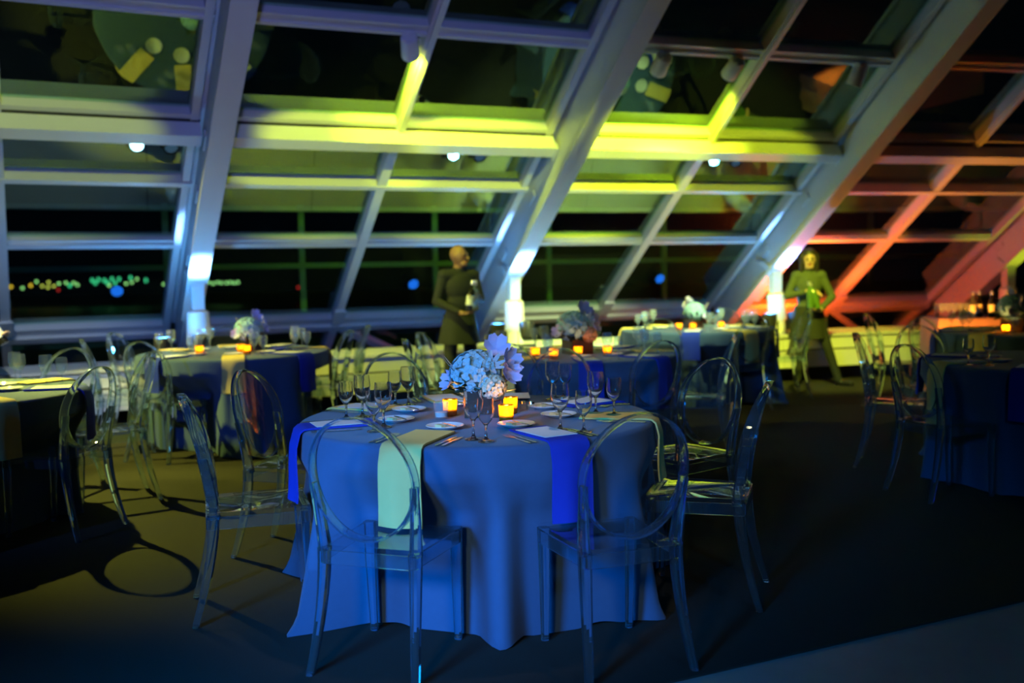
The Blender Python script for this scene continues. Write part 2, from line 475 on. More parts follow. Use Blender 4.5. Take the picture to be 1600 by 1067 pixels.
# ------------------------------------------------------------------ floor, carpet, bench
mb = MB(); mb.box(-30, 30, -12, 30, -0.30, -0.008)
o = link('floor', mb.mesh('floor', M['concrete'], False)); tag(o, 'dark polished concrete floor in the front right corner', None, None, 'structure')
e0 = V((0.5, 3.30, 0)); ed = V((1.61, 0.76, 0)).normalized()
A, B = e0-ed*16, e0+ed*18
far = [ring(t, -1.36, 0) for t in (6.5, 5, 4, 3, 2, 1, 0, -1, -2.5, -4)]
poly = [A, B]+far
mb = MB()
top_ = [(p.x, p.y, 0.0) for p in poly]; bot_ = [(p.x, p.y, -0.008) for p in poly]
nn = len(poly)
mb.add(top_+bot_, [tuple(range(nn)), tuple(reversed(range(nn, 2*nn)))]+[(i, (i+1) % nn+0, (i+1) % nn+nn, i+nn)[::-1] for i in range(nn)])
o = link('carpet', mb.mesh('carpet', M['carpet'], False)); tag(o, 'dark charcoal carpet covering the dining floor', 'carpet', None, 'structure')

for k in range(0, 5):
    r0 = empty('bench', ring(k+.5, 2.15, 0))
    tag(r0, 'low white bench under the glass wall, %s' % ['behind the left-hand tables', 'left of the middle column', 'behind the flower tables, right of the middle column', 'behind the standing woman', 'beyond the bar table at far right'][k], 'bench', 'white bench sections along the glass wall')
    org = V(r0.location)
    def seg(name, t0, t1, r_in, r_out, z0, z1, mat='bench', bev=True):
        pts = [ring(k, r_in, 0).lerp(ring(k+1, r_in, 0), t0), ring(k, r_in, 0).lerp(ring(k+1, r_in, 0), t1),
               ring(k, r_out, 0).lerp(ring(k+1, r_out, 0), t1), ring(k, r_out, 0).lerp(ring(k+1, r_out, 0), t0)]
        mb = MB()
        mb.add([(p.x-org.x, p.y-org.y, z) for z in (z0, z1) for p in pts], [(0,3,2,1),(4,5,6,7),(0,1,5,4),(1,2,6,5),(2,3,7,6),(3,0,4,7)]); mb.fix(8)
        return link(name, mb.mesh(name, M[mat], False), r0)
    seg('plinth', 0, 1, 1.9, 1.40, 0.0, 0.17, 'gap')
    seg('core', 0, 1, 2.08, 1.29, 0.17, 0.53, 'gap')
    for (t0, t1) in ((0.0, 0.42), (0.42, 0.92), (0.92, 1.0)):
        t0, t1 = t0+0.0016, t1-0.0016
        seg('lower_panel', t0, t1, 2.15, 1.95, 0.18, 0.375)
        seg('upper_panel', t0, t1, 2.12, 1.95, 0.395, 0.54)
        seg('top_panel', t0, t1, 2.15, 1.22, 0.545, 0.57)

# ------------------------------------------------------------------ lamps of the place and a few added lights
def uplight(loc, target, color, power, lens, label, angle=50, tilt=True):
    root = empty('uplight', loc)
    tag(root, label, 'uplight', 'floor uplights along the glass wall')
    mb = MB(); mb.box(-.09, .09, -.09, .09, 0, .02); link('base', mb.mesh('base', M['dark'], False), root)
    d = (V(target)-V(loc)-V((0,0,.16))).normalized()
    for sx in (-1, 1):
        mb = MB(); mb.box(sx*.095-.006, sx*.095+.006, -.02, .02, 0.0, .17); link('yoke_arm', mb.mesh('yoke_arm', M['dark'], False), root)
    mb = MB(); mb.lathe([(0, -.08), (.06, -.08), (.075, -.05), (.085, .09), (.085, .10), (.07, .10), (.07, .08), (0, .08)], 20, d, (0, 0, .16)); link('housing', mb.mesh('housing', M['dark']), root)
    mb = MB(); mb.lathe([(0, .088), (.068, .088), (.068, .082), (0, .082)], 20, d, (0, 0, .16)); link('lens', mb.mesh('lens', M[lens]), root)
    if power: lamp('uplight_beam', 'SPOT', V(loc)+V((0,0,.16))+d*.12, color, power, target, 0.05, angle, 0.6)
    return root

for k, pw in ((1, 420), (2, 420), (3, 360)):
    a = PSI+k*DEL; tan = V((math.cos(a), -math.sin(a), 0))
    base = ring(k, 2.04, 0.57); tgt = ring(k, 1.78, 1.50)
    uplight(base-tan*0.06, tgt, ICE, pw, 'lens_dim', 'small dark lamp on the bench shining blue-white up the %s column' % BN[k], 36)  # split from the bright bench lamp to light the beam
    pb = base-tan*0.40
    uplight(pb, pb+V((0, 0, 3)), (0.05, 0.42, 1.0), 20, 'lens_ice', 'small bright bench lamp just left of the %s column' % BN[k], 150)
    lamp('added_spill', 'POINT', pb+V((0, 0, .24)), (0.03, 0.36, 1.0), 70, size=.05)  # bare point light added to brighten the bench top around the lamp
    b2 = ring(k-.17, 0.12, 0.0)
    uplight(b2, b2+V((0,0,3)), BLU, 0, 'lens_blue', 'small blue lamp on the floor behind the bench, left of the %s column' % BN[k], 70)
for t, rh, zb, pw, nm in ((3.20, 1.40, .57, 300, 'right behind the woman'), (3.30, .55, 0, 420, 'and on the floor behind it, nearest the woman')):
    base = ring(t, rh, zb); tgt = ring(t-.12, 0.75, 2.2)
    uplight(base, tgt, RED, pw, 'lens_red', 'small orange lamp at the bench %s' % nm, 120)
lamp('added_spill', 'POINT', ring(3.30, .80, .42), RED, 95, size=.05)  # bare point light added to brighten the sill in orange
uplight((4.70, 10.70, 0), (5.6, 11.6, 1.1), (1.0, .32, .02), 190, 'lens_red', 'small orange floor lamp between the orange-lit table and the bar', 90)
uplight(ring(4.04, 2.45, 0), ring(4.0, 1.6, 1.5), YEL, 60, 'lens_yel', 'small yellow floor lamp at the far right column', 50)

def track_can(k, t, z_off, aim, power, label, angle=75, lit=True, tilt=None, color=YEL):
    n = fnormal(k)
    p = facet(k, t, ZM[0]-.005)+n*0.105
    root = empty('track_spotlight', p); tag(root, label, 'spotlight', 'track spotlights on the glass wall frame')
    d = (V(aim)-p).normalized() if tilt is None else V(tilt).normalized()
    mb = MB(); mb.box(-.03, .03, -.02, .02, -.02, .015); link('track_mount', mb.mesh('track_mount', M['can'], False), root)
    c = V((0.02, 0, -.095))
    sd = d.cross(V((0,0,1))).normalized() if abs(d.z) < .99 else V((1,0,0))
    mb = MB(); mb.tube([(0,0,0), (0,0,-.04), c+sd*.085+V((0,0,.05)), c+sd*.085], .009, 8); link('yoke', mb.mesh('yoke', M['can']), root)
    mb = MB(); mb.lathe([(0, -.10), (.062, -.10), (.072, -.085), (.072, -.07), (.066, -.065), (.072, -.055), (.078, .11), (.078, .115), (.068, .115), (.066, .06), (0, .06)], 24, d, c); link('body', mb.mesh('body', M['can']), root)
    for j in range(6):
        aa = 2*PI*j/6; ez = d; ex = ez.orthogonal().normalized(); ey = ez.cross(ex)
        q = c-d*.10+ex*.045*math.cos(aa)+ey*.045*math.sin(aa)
        mb = MB(); mb.lathe([(0, -.012), (.012, -.012), (.012, .005), (0, .005)], 8, d, q); link('cooling_stud', mb.mesh('cooling_stud', M['can']), root)
    mb = MB(); mb.lathe([(0, .07), (.062, .07), (.062, .064), (0, .064)], 20, d, c); link('lens', mb.mesh('lens', M['lens_yel']), root)
    lamp('track_spotlight_beam', 'SPOT', p+c+d*.125, color, power, p+c+d, .04, angle, .7)
    return root
dn = V((0.1, 0.5, -0.9))
track_can(1, 0.435, 0, facet(1, .5, ZM[1])+V((.2, 0, 0)), 240, 'white track spotlight hanging above the standing man', 95)
track_can(2, 0.165, 0, facet(2, .22, ZM[1]), 420, 'yellow-lit tilted track spotlight right of the middle beam', 95)
track_can(2, 0.395, 0, facet(2, .40, ZM[1]), 240, 'white track spotlight beside the rafter at upper right', 80)
track_can(2, 0.82, 0, ring(2.6, 2.6, 0), 25, 'white track spotlight nearest the right beam', 50)
# yellow washes hung from the frame higher up the slope, above the picture
for k, t, pw in ((0, .20, 800), (0, .62, 300), (1, .36, 900), (1, .76, 1100), (2, .24, 2300), (2, .62, 500)):
    n_ = fnormal(k)
    l_ = lamp('yellow_wash', 'SPOT', facet(k, t, 4.9)+n_*1.6, YEL, pw, facet(k, t, 4.9-.55*4.2)+n_*.08, .04, 10.5, .5)
    l_.scale = (2.6, 1, 1)
lamp('yellow_table_pin', 'SPOT', (-5.0, 7.2, 2.7), (0.95, 0.90, 0.10), 900, (-2.4, 8.4, .60), .04, 62, .6)
lamp('yellow_table_pin', 'SPOT', (1.2, 8.4, 3.7), (0.95, 0.95, 0.10), 110, (1.98, 10.85, .76), .04, 26, .6)
lamp('yellow_table_pin', 'SPOT', (0.9, 8.9, 3.3), (0.95, 0.95, 0.30), 60, (.55, 7.62, .76), .04, 34, .6)
lamp('yellow_floor_spot', 'SPOT', (-4.0, 7.7, 3.0), (0.9, 0.88, 0.10), 1300, (-2.25, 6.05, 0), .03, 45, .8)
lamp('yellow_stage_spot', 'SPOT', (2.2, 7.0, 4.2), (0.90, 1.0, 0.06), 2000, (3.65, 11.8, 0.6), 0.08, 24, 0.6)
lamp('yellow_stage_spot', 'SPOT', (-1.6, 6.3, 4.3), (0.90, 1.0, 0.40), 900, (-1.0, 10.5, 0.5), 0.08, 32, 0.7)
lamp('yellow_stage_spot', 'SPOT', (2.7, 6.9, 4.3), (0.78, 1.0, 0.40), 2700, (1.20, 11.4, 0.5), 0.08, 30, 0.7)
lamp('cool_bench_spot', 'SPOT', (-3.0, 4.6, 3.3), (0.72, 0.86, 1.0), 420, (-4.7, 9.1, .4), .06, 34, .7)
lamp('added_table_light', 'SPOT', (0.6, 5.4, 5.2), (1.0, 0.90, 0.82), 150, (-.16, 4.45, .76), .10, 24, .7)  # added lamp, stands in for diffuse light on the front table top

# ------------------------------------------------------------------ clear oval-back chair
def sqloft(mb, path, wx, wy, bev=0.25):
    """path of points, each with x/y half sizes: rounded rectangular section, axis near z"""
    rings_ = []
    for (p, hx, hy) in zip(path, wx, wy):
        b = min(hx, hy)*bev*1.6
        sec = [(hx-b, -hy), (hx, -hy+b), (hx, hy-b), (hx-b, hy), (-hx+b, hy), (-hx, hy-b), (-hx, -hy+b), (-hx+b, -hy)]
        rings_.append([V(p)+V((x, y, 0)) for x, y in sec])
    mb.loft(rings_)
def ghost_chair():
    root = empty('ghost_chair')
    T, P = M['poly_thick'], M['poly_thin']
    # seat slab with rounded trapezoid outline
    out = []
    hw = lambda y: 0.185+0.02*(y-0.05)/0.42
    corners = [(-hw(.05), .055), (hw(.05), .055), (hw(.47), .475), (-hw(.47), .475)]
    def outline(inset, rr):
        cs = [(-hw(.05)+inset, .055+inset), (hw(.05)-inset, .055+inset), (hw(.47)-inset, .475-inset), (-hw(.47)+inset, .475-inset)]
        ang = [(180, 270), (270, 360), (0, 90), (90, 180)]; pts = []
        for (x, y), (a0, a1) in zip(cs, ang):
            cx = x+(rr if x < 0 else -rr); cyy = y+(rr if y < .2 else -rr)
            for j in range(5):
                a = math.radians(a0+(a1-a0)*j/4); pts.append((cx+rr*math.cos(a), cyy+rr*math.sin(a)))
        return pts
    mb = MB()
    r1 = outline(.0, .03); r2 = outline(.004, .03); r3 = outline(.03, .05)
    mb.loft([[(x, y, .438) for x, y in r2], [(x, y, .444) for x, y in r1], [(x, y, .452) for x, y in r1], [(x, y, .456) for x, y in r2], [(x, y, .450) for x, y in r3]])
    link('seat', mb.mesh('seat', P), root)
    mb = MB()
    n = len(r1); inn = outline(.010, .025)
    mb.loft([[(x, y, .437) for x, y in r1], [(x, y, .388) for x, y in r1], [(x, y, .388) for x, y in inn], [(x, y, .437) for x, y in inn], [(x, y, .437) for x, y in r1]], cap=False)
    link('seat_rail', mb.mesh('seat_rail', T), root)
    for s_ in (-1, 1):
        mb = MB()
        pts, wx, wy = [], [], []
        for i in range(9):
            t = i/8; z = .44*(1-t)+.002
            x = s_*(0.176+0.026*t*t); y = .085-.085*t**1.7
            pts.append((x, y, z)); wx.append(.021-.008*t); wy.append(.024-.010*t)
        sqloft(mb, pts[::-1], wx[::-1], wy[::-1]); g = link('leg', mb.mesh('leg', T), root)
        mb = MB(); mb.lathe([(0, 0), (.011, 0), (.012, .012), (0, .012)], 10, None, (pts[-1][0], pts[-1][1], 0)); link('foot_glide', mb.mesh('foot_glide', M['votive_clear']), g)
        mb = MB(); pts, wx, wy = [], [], []
        for i in range(7):
            t = i/6; z = .44*(1-t)+.002
            pts.append((s_*(0.182-.004*t), .452+.012*t*t, z)); wx.append(.021-.008*t); wy.append(.021-.008*t)
        sqloft(mb, pts[::-1], wx[::-1], wy[::-1]); g = link('leg', mb.mesh('leg', T), root)
        mb = MB(); mb.lathe([(0, 0), (.011, 0), (.012, .012), (0, .012)], 10, None, (pts[-1][0], pts[-1][1], 0)); link('foot_glide', mb.mesh('foot_glide', M['votive_clear']), g)
        # stile from the seat corner up into the oval
        mb = MB(); pts, wx, wy = [], [], []
        for i in range(8):
            t = i/7; z = .43+.25*t
            pts.append((s_*(.176+.016*t), yb(z)+.004, z)); wx.append(.019-.009*t); wy.append(.024-.004*t)
        sqloft(mb, pts, wx, wy); link('stile', mb.mesh('stile', T), root)
    # oval rim: deep thin band
    mb = MB(); N = 56; rings_ = []
    CZ, HH, HW = .70, .222, .195
    for j in range(N):
        a = 2*PI*j/N
        ca, sa = math.cos(a), math.sin(a)
        dep = .025-.010*max(0, sa)**1.5
        q = []
        for (dr, dy) in ((-.0045, -dep), (.0045, -dep), (.0055, 0), (.0045, dep), (-.0045, dep), (-.0055, 0)):
            x = (HW+dr)*ca; z = CZ+(HH+dr)*sa
            q.append(V((x, yb(z)+dy+.35*(x*x), z)))
        rings_.append(q)
    rings_.append(rings_[0]); mb.loft(rings_, cap=False)
    link('back_rim', mb.mesh('back_rim', T), root)
    # thin oval panel
    mb = MB(); rr = 6; seg_ = 40
    for side, dy in ((0, -.003), (1, .003)):
        b = len(mb.v)
        mb.v.append((0, yb(CZ)+dy-.012, CZ))
        for i in range(1, rr+1):
            for j in range(seg_):
                a = 2*PI*j/seg_; f = i/rr
                x = HW*f*math.cos(a); z = CZ+HH*f*math.sin(a)
                mb.v.append((x, yb(z)+dy+.35*x*x-.012*(1-f*f), z))
        for j in range(seg_):
            k_ = (j+1) % seg_
            fc = (b, b+1+j, b+1+k_); mb.f.append(fc if side == 0 else fc[::-1])
            for i in range(1, rr):
                fc = (b+1+(i-1)*seg_+j, b+1+i*seg_+j, b+1+i*seg_+k_, b+1+(i-1)*seg_+k_)
                mb.f.append(fc if side == 0 else fc[::-1])
    link('back_panel', mb.mesh('back_panel', P), root)
    return root
def yb(z):
    """lean of the chair back: y at height z"""
    t = (z-.44)/.48
    return .085-.045*t-.065*t*t
proto_chair = ghost_chair()
CH = [   # rear-feet midpoint, facing, label
    ((-.54, 3.35), (.15, .455), 'clear oval-back chair at the front table, nearest at left of centre'),
    ((.43, 3.33), (-.18, .50), 'clear oval-back chair at the front table, nearest at right of centre'),
    ((-1.35, 4.10), (.39, .12), 'clear oval-back chair seen side-on at the left of the front table'),
    ((-1.36, 5.09), (.41, -.11), 'clear oval-back chair at the back left of the front table'),
    ((1.055, 4.17), (-.40, .13), 'clear oval-back chair seen side-on at the right of the front table'),
    ((1.08, 5.27), (-.80, -.60), 'clear oval-back chair at the back right of the front table'),
    ((-.73, 6.00), (.40, -.92), 'clear chair facing us behind the goblets, back left of the front table'),
    ((.30, 6.07), (-.30, -.95), 'clear chair facing us behind the front table flowers, right of the candles'),
    ((-.01, 6.62), (.47, .86), 'clear chair at the middle table, its arch right above the lavender flowers'),
    ((.99, 6.62), (-.50, .86), 'clear chair at the front right of the middle table, back towards us'),
    ((1.62, 7.28), (-.95, .25), 'clear chair at the right end of the middle table'),
    ((-.72, 7.99), (.95, -.20), 'clear chair left of the middle table, the farther of two side by side'),
    ((-.76, 7.25), (.95, .25), 'clear chair left of the middle table, the nearer of two side by side'),
    ((2.36, 9.60), (-.21, .42), 'clear chair at the front of the far table, right side'),
    ((1.42, 9.50), (.40, .90), 'clear chair at the front of the far table, left side'),
    ((2.45, 11.48), (-.3, -.95), 'clear chair behind the far table facing us'),
    ((3.15, 10.62), (-.97, -.05), 'clear chair in front of the standing woman'),
    ((2.445, 7.0), (.41, -.19), 'clear chair left of the dark right table, the farther one'),
    ((2.375, 5.94), (.41, .13), 'clear chair left of the dark right table, the nearest one'),
    ((3.20, 7.85), (.15, -.98), 'clear chair behind the dark right table facing us'),
    ((3.45, 9.60), (.98, -.10), 'clear chair left of the orange-lit table, farther one'),
    ((3.62, 8.75), (.92, .35), 'clear chair left of the orange-lit table, nearer one'),
    ((-1.36, 9.25), (-.95, -.25), 'clear chair right of the left back table, the farther one'),
    ((-1.40, 8.45), (-.98, .10), 'clear chair right of the left back table, the nearer one'),
    ((-2.28, 5.42), (-.38, .10), 'clear chair at the cut-off left table, the nearest one'),
    ((-2.35, 6.40), (-.80, -.50), 'clear chair at the cut-off left table, behind the nearest chair'),
    ((-3.06, 6.89), (-.20, -.97), 'clear chair behind the cut-off left table, facing us'),
    ((-3.40, 7.90), (.90, .45), 'clear chair left of the left back table, the nearer one'),
    ((-3.50, 8.77), (.98, -.05), 'clear chair left of the left back table, the farther one'),
    ((-2.78, 7.45), (.35, .93), 'clear chair at the front of the left back table'),
    ((-2.70, 9.42), (.20, -.97), 'clear chair behind the left back table facing us'),
]
for i, ((x, y), (dx, dy), lab) in enumerate(CH):
    c = proto_chair if i == 0 else copy_tree(proto_chair)
    c.location = (x, y, 0); c.rotation_euler = (0, 0, math.atan2(dy, dx)-PI/2)
    tag(c, lab, 'chair', 'clear oval-back chairs')

# ------------------------------------------------------------------ tables under floor-length cloths
TH = .76
def drape(R, seed, flare=.13, amp=.055, chairs=(), seg=216, rows=22):
    rnd = random.Random(seed)
    hs = [(rnd.randint(9, 11), rnd.uniform(0, 6.28), 1.0), (rnd.randint(13, 17), rnd.uniform(0, 6.28), .9), (rnd.randint(4, 6), rnd.uniform(0, 6.28), .6), (rnd.randint(22, 27), rnd.uniform(0, 6.28), .45)]
    mb = MB()
    mb.v.append((0, 0, TH))
    radii = [.3, .6, .85, .97]
    for f in radii:
        for j in range(seg):
            a = 2*PI*j/seg; mb.v.append((R*f*math.cos(a), R*f*math.sin(a), TH))
    prof = []
    for i in range(4):
        t = (i+1)/4*PI/2; prof.append((R*.97+R*.03*math.sin(t), TH-.02*(1-math.cos(t)), 0.0))
    for i in range(1, rows+1):
        d = i/rows; prof.append((R+flare*d**1.6, TH-.02-(TH-.022)*d, d))
    for (r, z, d) in prof:
        for j in range(seg):
            a = 2*PI*j/seg
            w_ = sum(h[2]*math.cos(h[0]*a+h[1]+.5*d*math.sin(a*2+seed)) for h in hs)/1.7
            dd = max(0, d-.04)
            sharp = math.copysign(abs(w_)**.8, w_)
            rr_ = r+amp*dd**.8*sharp+(.03*max(0, d-.93)/.07*max(0, sharp))
            zb = min(1.0, max(0.0, (.64-z)/.16))
            if zb > 0:
                for (F, f) in chairs:      # the cloth is pushed in where a chair stands against it
                    df = math.cos(a)*f.x+math.sin(a)*f.y
                    if df > -.25: continue
                    lim = (F.dot(f)+.035)/df
                    lat = abs((lim*math.cos(a)-F.x)*f.y-(lim*math.sin(a)-F.y)*f.x)
                    wgt = min(1.0, max(0.0, (.36-lat)/.12))*zb
                    if lim < rr_: rr_ = rr_*(1-wgt)+lim*wgt
            mb.v.append((rr_*math.cos(a), rr_*math.sin(a), max(z, .003)+(0.012*max(0, -w_) if d > .97 else 0)))
    nr = len(radii)+len(prof)
    for j in range(seg):
        k_ = (j+1) % seg; mb.f.append((0, 1+j, 1+k_))
        for i in range(nr-1):
            mb.f.append((1+i*seg+j, 1+(i+1)*seg+j, 1+(i+1)*seg+k_, 1+i*seg+k_))
    return mb
TR = .79
TABLES = {   # name: centre, seed, description
    'front': ((-.163, 4.43), 3, 'front table'),
    'leftback': ((-2.36, 8.42), 5, 'left back table'),
    'left': ((-3.31, 5.72), 8, 'cut-off left table'),
    'middle': ((.47, 7.62), 11, 'middle table'),
    'far': ((1.95, 10.45), 14, 'far table'),
    'right': ((3.52, 6.47), 17, 'dark right table'),
    'orange': ((4.78, 9.25), 21, 'orange-lit table'),
}
TLAB = {'front': 'large round front table in a floor-length slate cloth lit blue',
        'leftback': 'round table before the left column in a slate cloth with striped folds',
        'left': 'round slate-clothed table cut off by the left edge',
        'middle': 'round slate-clothed table right behind the front table flowers',
        'far': 'farthest round dark-clothed table, left of the standing woman',
        'right': 'round dark blue-lit table cut off by the right edge',
        'orange': 'round table lit orange by a candle, in front of the bar bottles'}
for key, ((tx, ty), seed, desc) in TABLES.items():
    near = []
    for (cx_, cy_), (fx, fy), _l in CH:
        f = V((fx, fy, 0)).normalized(); F = V((cx_-tx, cy_-ty, 0))+f*.485
        if F.length < 1.05 and F.dot(f) < -.2: near.append((F, f))
    mb = drape(TR, seed, .12 if key == 'front' else .09, .055 if key == 'front' else .062, near)
    o = link('banquet_table', mb.mesh('banquet_table', M['linen'], True, 60), None, (tx, ty, 0), (0, 0, 0))
    tag(o, TLAB[key], 'table', 'round banquet tables')

# ------------------------------------------------------------------ tableware prototypes (meshes shared by the copies)
def goblet_mesh(h, rb, mat, name):
    s = h/.19
    prof = [(0, .003), (.020, .0035), (.034*s, .002), (.035*s, .0), (.035*s, .004), (.012, .009), (.0055, .018), (.0048, .045*s), (.0055, .070*s), (.012, .080*s),
            (rb*.72, .098*s), (rb*.95, .122*s), (rb, .142*s), (rb*.97, .165*s), (rb*.90, h), (rb*.90-.0010, h+.0004), (rb*.97-.0013, .165*s), (rb-.0013, .142*s), (rb*.95-.0014, .122*s), (rb*.72-.0016, .0995*s), (.0105, .0825*s), (0, .0815*s)]
    prof = [(0, 0)]+prof[3:]
    mb = MB(); mb.lathe(prof, 26)
    return mb.mesh(name, mat)
ME = {}
ME['water'] = goblet_mesh(.190, .038, M['goblet'], 'water_goblet')
ME['wine'] = goblet_mesh(.168, .034, M['goblet'], 'wine_glass')
ME['water_far'] = goblet_mesh(.190, .038, M['goblet_far'], 'water_goblet')
ME['wine_far'] = goblet_mesh(.168, .034, M['goblet_far'], 'wine_glass')
mb = MB(); mb.lathe([(0, 0), (.045, 0), (.05, .003), (.078, .014), (.0805, .016), (.078, .018), (.052, .007), (.048, .005), (0, .0045)], 40); ME['plate'] = mb.mesh('bread_plate', M['china'])
mb = MB(); mb.box(-.012, .012, -.02, .02, 0, .012); ME['butter'] = mb.mesh('butter_pat', M['butter'], False)
def cutlery(kind, L=.205):
    mb = MB()
    hw = [(0, .0045), (.02, .0065), (.06, .005), (.10, .0032)]
    rings_ = []
    for y, w_ in hw:
        rings_.append([(-w_, y, .002), (w_, y, .002), (w_, y, .005), (-w_, y, .005)])
    if kind == 'knife':
        for y, w_ in ((.108, .007), (.15, .009), (.19, .008), (L, .002)): rings_.append([(-w_, y, .002), (w_, y, .002), (w_, y, .0035), (-w_, y, .0035)])
        mb.loft([r[::-1] for r in rings_])
    else:
        for y, w_, z in ((.125, .004, .005), (.140, .011, .004), (.155, .012, .002)): rings_.append([(-w_, y, z), (w_, y, z), (w_, y, z+.002), (-w_, y, z+.002)])
        mb.loft([r[::-1] for r in rings_])
        for j in range(4):
            x = -.0105+j*.007
            mb.loft([[(x-.0017, .154, .002), (x+.0017, .154, .002), (x+.0017, .154, .004), (x-.0017, .154, .004)], [(x-.0015, .180, .003), (x+.0015, .180, .003), (x+.0015, .180, .005), (x-.0015, .180, .005)], [(x-.0008, L, .007), (x+.0008, L, .007), (x+.0008, L, .008), (x-.0008, L, .008)]])
    return mb.mesh(kind, M['silver'], True, 30)
ME['knife'] = cutlery('knife'); ME['fork'] = cutlery('fork')
mb = MB(); mb.box(-.075, .075, -.11, .11, 0, .0022); ME['menu'] = mb.mesh('menu_card', M['paper'], False)
def napkin_mesh(mat, drop, inner, w0=.085, seed=1, fold=True):
    """x across, +y outward from table centre; y measured from table centre; lies on the cloth and hangs over the rim"""
    rnd = random.Random(seed)
    path = [(inner, .004), (inner+.08, .003), (TR-.10, .003), (TR-.03, .003), (TR-.006, .0005), (TR+.010, -.012), (TR+.016, -.03)]
    nn_ = 7
    for i in range(1, nn_+1):
        d = drop*i/nn_; path.append((TR+.016+.032*(d/.3)+.008*math.sin(d*14+seed), -.03-d))
    mb = MB(); tops, bots = [], []
    NX = 9
    for i, (y, z) in enumerate(path):
        nx = path[min(i+1, len(path)-1)]; pv = path[max(i-1, 0)]
        t = V((0, nx[0]-pv[0], nx[1]-pv[1])).normalized(); nrm = V((0, -t.z, t.y))
        wv = w0*(1+.06*max(0, i-5)/8)
        a, b = [], []
        for j in range(NX):
            u = j/(NX-1)*2-1
            wob = .010*math.sin(u*3.3+seed)*max(0, i-4)/9
            arc = -(math.sqrt(max(0, y*y-(u*wv)**2))-y) if i >= 3 else 0
            p = V((u*wv, y-arc+0, z))+nrm*wob
            a.append(p+nrm*.0075); b.append(p)
        tops.append(a); bots.append(b)
    rings_ = [a+b[::-1] for a, b in zip(tops, bots)]
    mb.loft([r[::-1] for r in rings_])
    return mb.mesh('napkin', mat, True, 50)
for c in ('ivory', 'royal'):
    for sd in (1, 2): ME['nap_%s%d' % (c, sd)] = napkin_mesh(M[c], .27 if sd == 1 else .23, .47, .085, sd)

def put_ring(name, me, tkey, ang, r, z=TH+.001, rz=0.0, label=None, cat=None, group=None, dx=0.0):
    (tx, ty), _, _ = TABLES[tkey]
    a = math.radians(ang)
    er = V((math.cos(a), math.sin(a), 0)); et = V((-math.sin(a), math.cos(a), 0))
    p = V((tx, ty, z))+er*r+et*dx
    o = link(name, me, None, p, (0, 0, a-PI/2+rz)); tag(o, label, cat, group); return o
DIRS = ['right', 'back right', 'back', 'back left', 'left', 'front left', 'front', 'front right']
def dirw(ang): return DIRS[int(round((ang % 360)/45.0)) % 8]
def setting(tkey, ang, napc, far=False, menu=True, glasses=True, cut=True, plate=True, nsd=1, gpos=None, where=None):
    d = where or dirw(ang); desc = TABLES[tkey][2]; at = 'at the %s seat of the %s' % (d, desc)
    if napc:
        put_ring('napkin', ME['nap_%s%d' % (napc, nsd)], tkey, ang, 0, label='%s napkin hanging %s' % ({'ivory': 'ivory', 'royal': 'royal blue'}[napc], at), cat='napkin', group='napkins on the tables')
    if menu:
        put_ring('menu_card', ME['menu'], tkey, ang, .62, TH+.013, .05 if napc else .3, 'white menu card %s' % at, 'menu', 'menu cards on the tables')
    if plate:
        p = put_ring('bread_plate', ME['plate'], tkey, ang, .37, TH+.001, 0, 'small white bread plate %s' % at, 'plate', 'bread plates')
        if not far:
            k_ = link('butter_knife', ME['knife'], None, V(p.location)+V((.05, -.07, .016)), (0, 0, .5)); k_.scale = (.8, .65, 1)
            tag(k_, 'butter knife on the plate %s' % at, 'knife', 'butter knives')
            b_ = link('butter_pat', ME['butter'], None, V(p.location)+V((-.02, .01, .0052)), (0, 0, .8)); tag(b_, 'butter pat on the plate %s' % at, 'butter', 'butter pats')
    if glasses:
        sfx = '_far' if far else ''
        if gpos:
            (x1, y1), (x2, y2) = gpos
            (tx, ty), _, _ = TABLES[tkey]
            for (x, y, kind) in ((x1, y1, 'water'), (x2, y2, 'wine')):
                nm = 'water_goblet' if kind == 'water' else 'wine_glass'
                o = link(nm, ME[kind+sfx], None, (x, y, TH+.001)); tag(o, '%s %s' % ('taller stemmed water goblet' if kind == 'water' else 'smaller stemmed wine glass', at), 'glass', 'stemmed glasses on the tables')
        else:
            put_ring('water_goblet', ME['water'+sfx], tkey, ang+17, .56, label='taller stemmed water goblet %s' % at, cat='glass', group='stemmed glasses on the tables')
            put_ring('wine_glass', ME['wine'+sfx], tkey, ang+21, .65, label='smaller stemmed wine glass %s' % at, cat='glass', group='stemmed glasses on the tables')
    if cut:
        for j, (kind, dx) in enumerate((('fork', -.125), ('fork', -.15), ('knife', .125), ('knife', .15))):
            put_ring(kind, ME[kind], tkey, ang, .76-.002, TH+.001, PI, '%s %s' % ({0: 'inner steel fork', 1: 'outer steel fork', 2: 'inner steel knife', 3: 'outer steel knife'}[j], at), kind, 'steel cutlery', dx=dx)
# front table, measured seats
setting('front', -109, 'ivory', menu=False, gpos=((-.155, 3.81), (-.105, 3.75)), where='front left')
setting('front', -62, 'royal', gpos=((.19, 4.00), (.28, 3.93)), where='front right')
setting('front', -11, 'ivory', nsd=2, menu=False, gpos=((.37, 4.43), (.445, 4.36)), where='right')
setting('front', -160, 'royal', gpos=((-.545, 4.15), (-.57, 4.04)), where='left')
setting('front', 151, 'ivory', gpos=((-.68, 4.46), (-.745, 4.41)), where='back left')
setting('front', 33, 'royal', nsd=2, gpos=((.20, 4.95), (.265, 5.0)), where='back right')
setting('front', 108, 'ivory', nsd=2, gpos=((-.51, 4.82), (-.575, 4.83)), where='far left')
setting('front', 74, None, menu=True, glasses=False, plate=False, cut=False, where='far right')
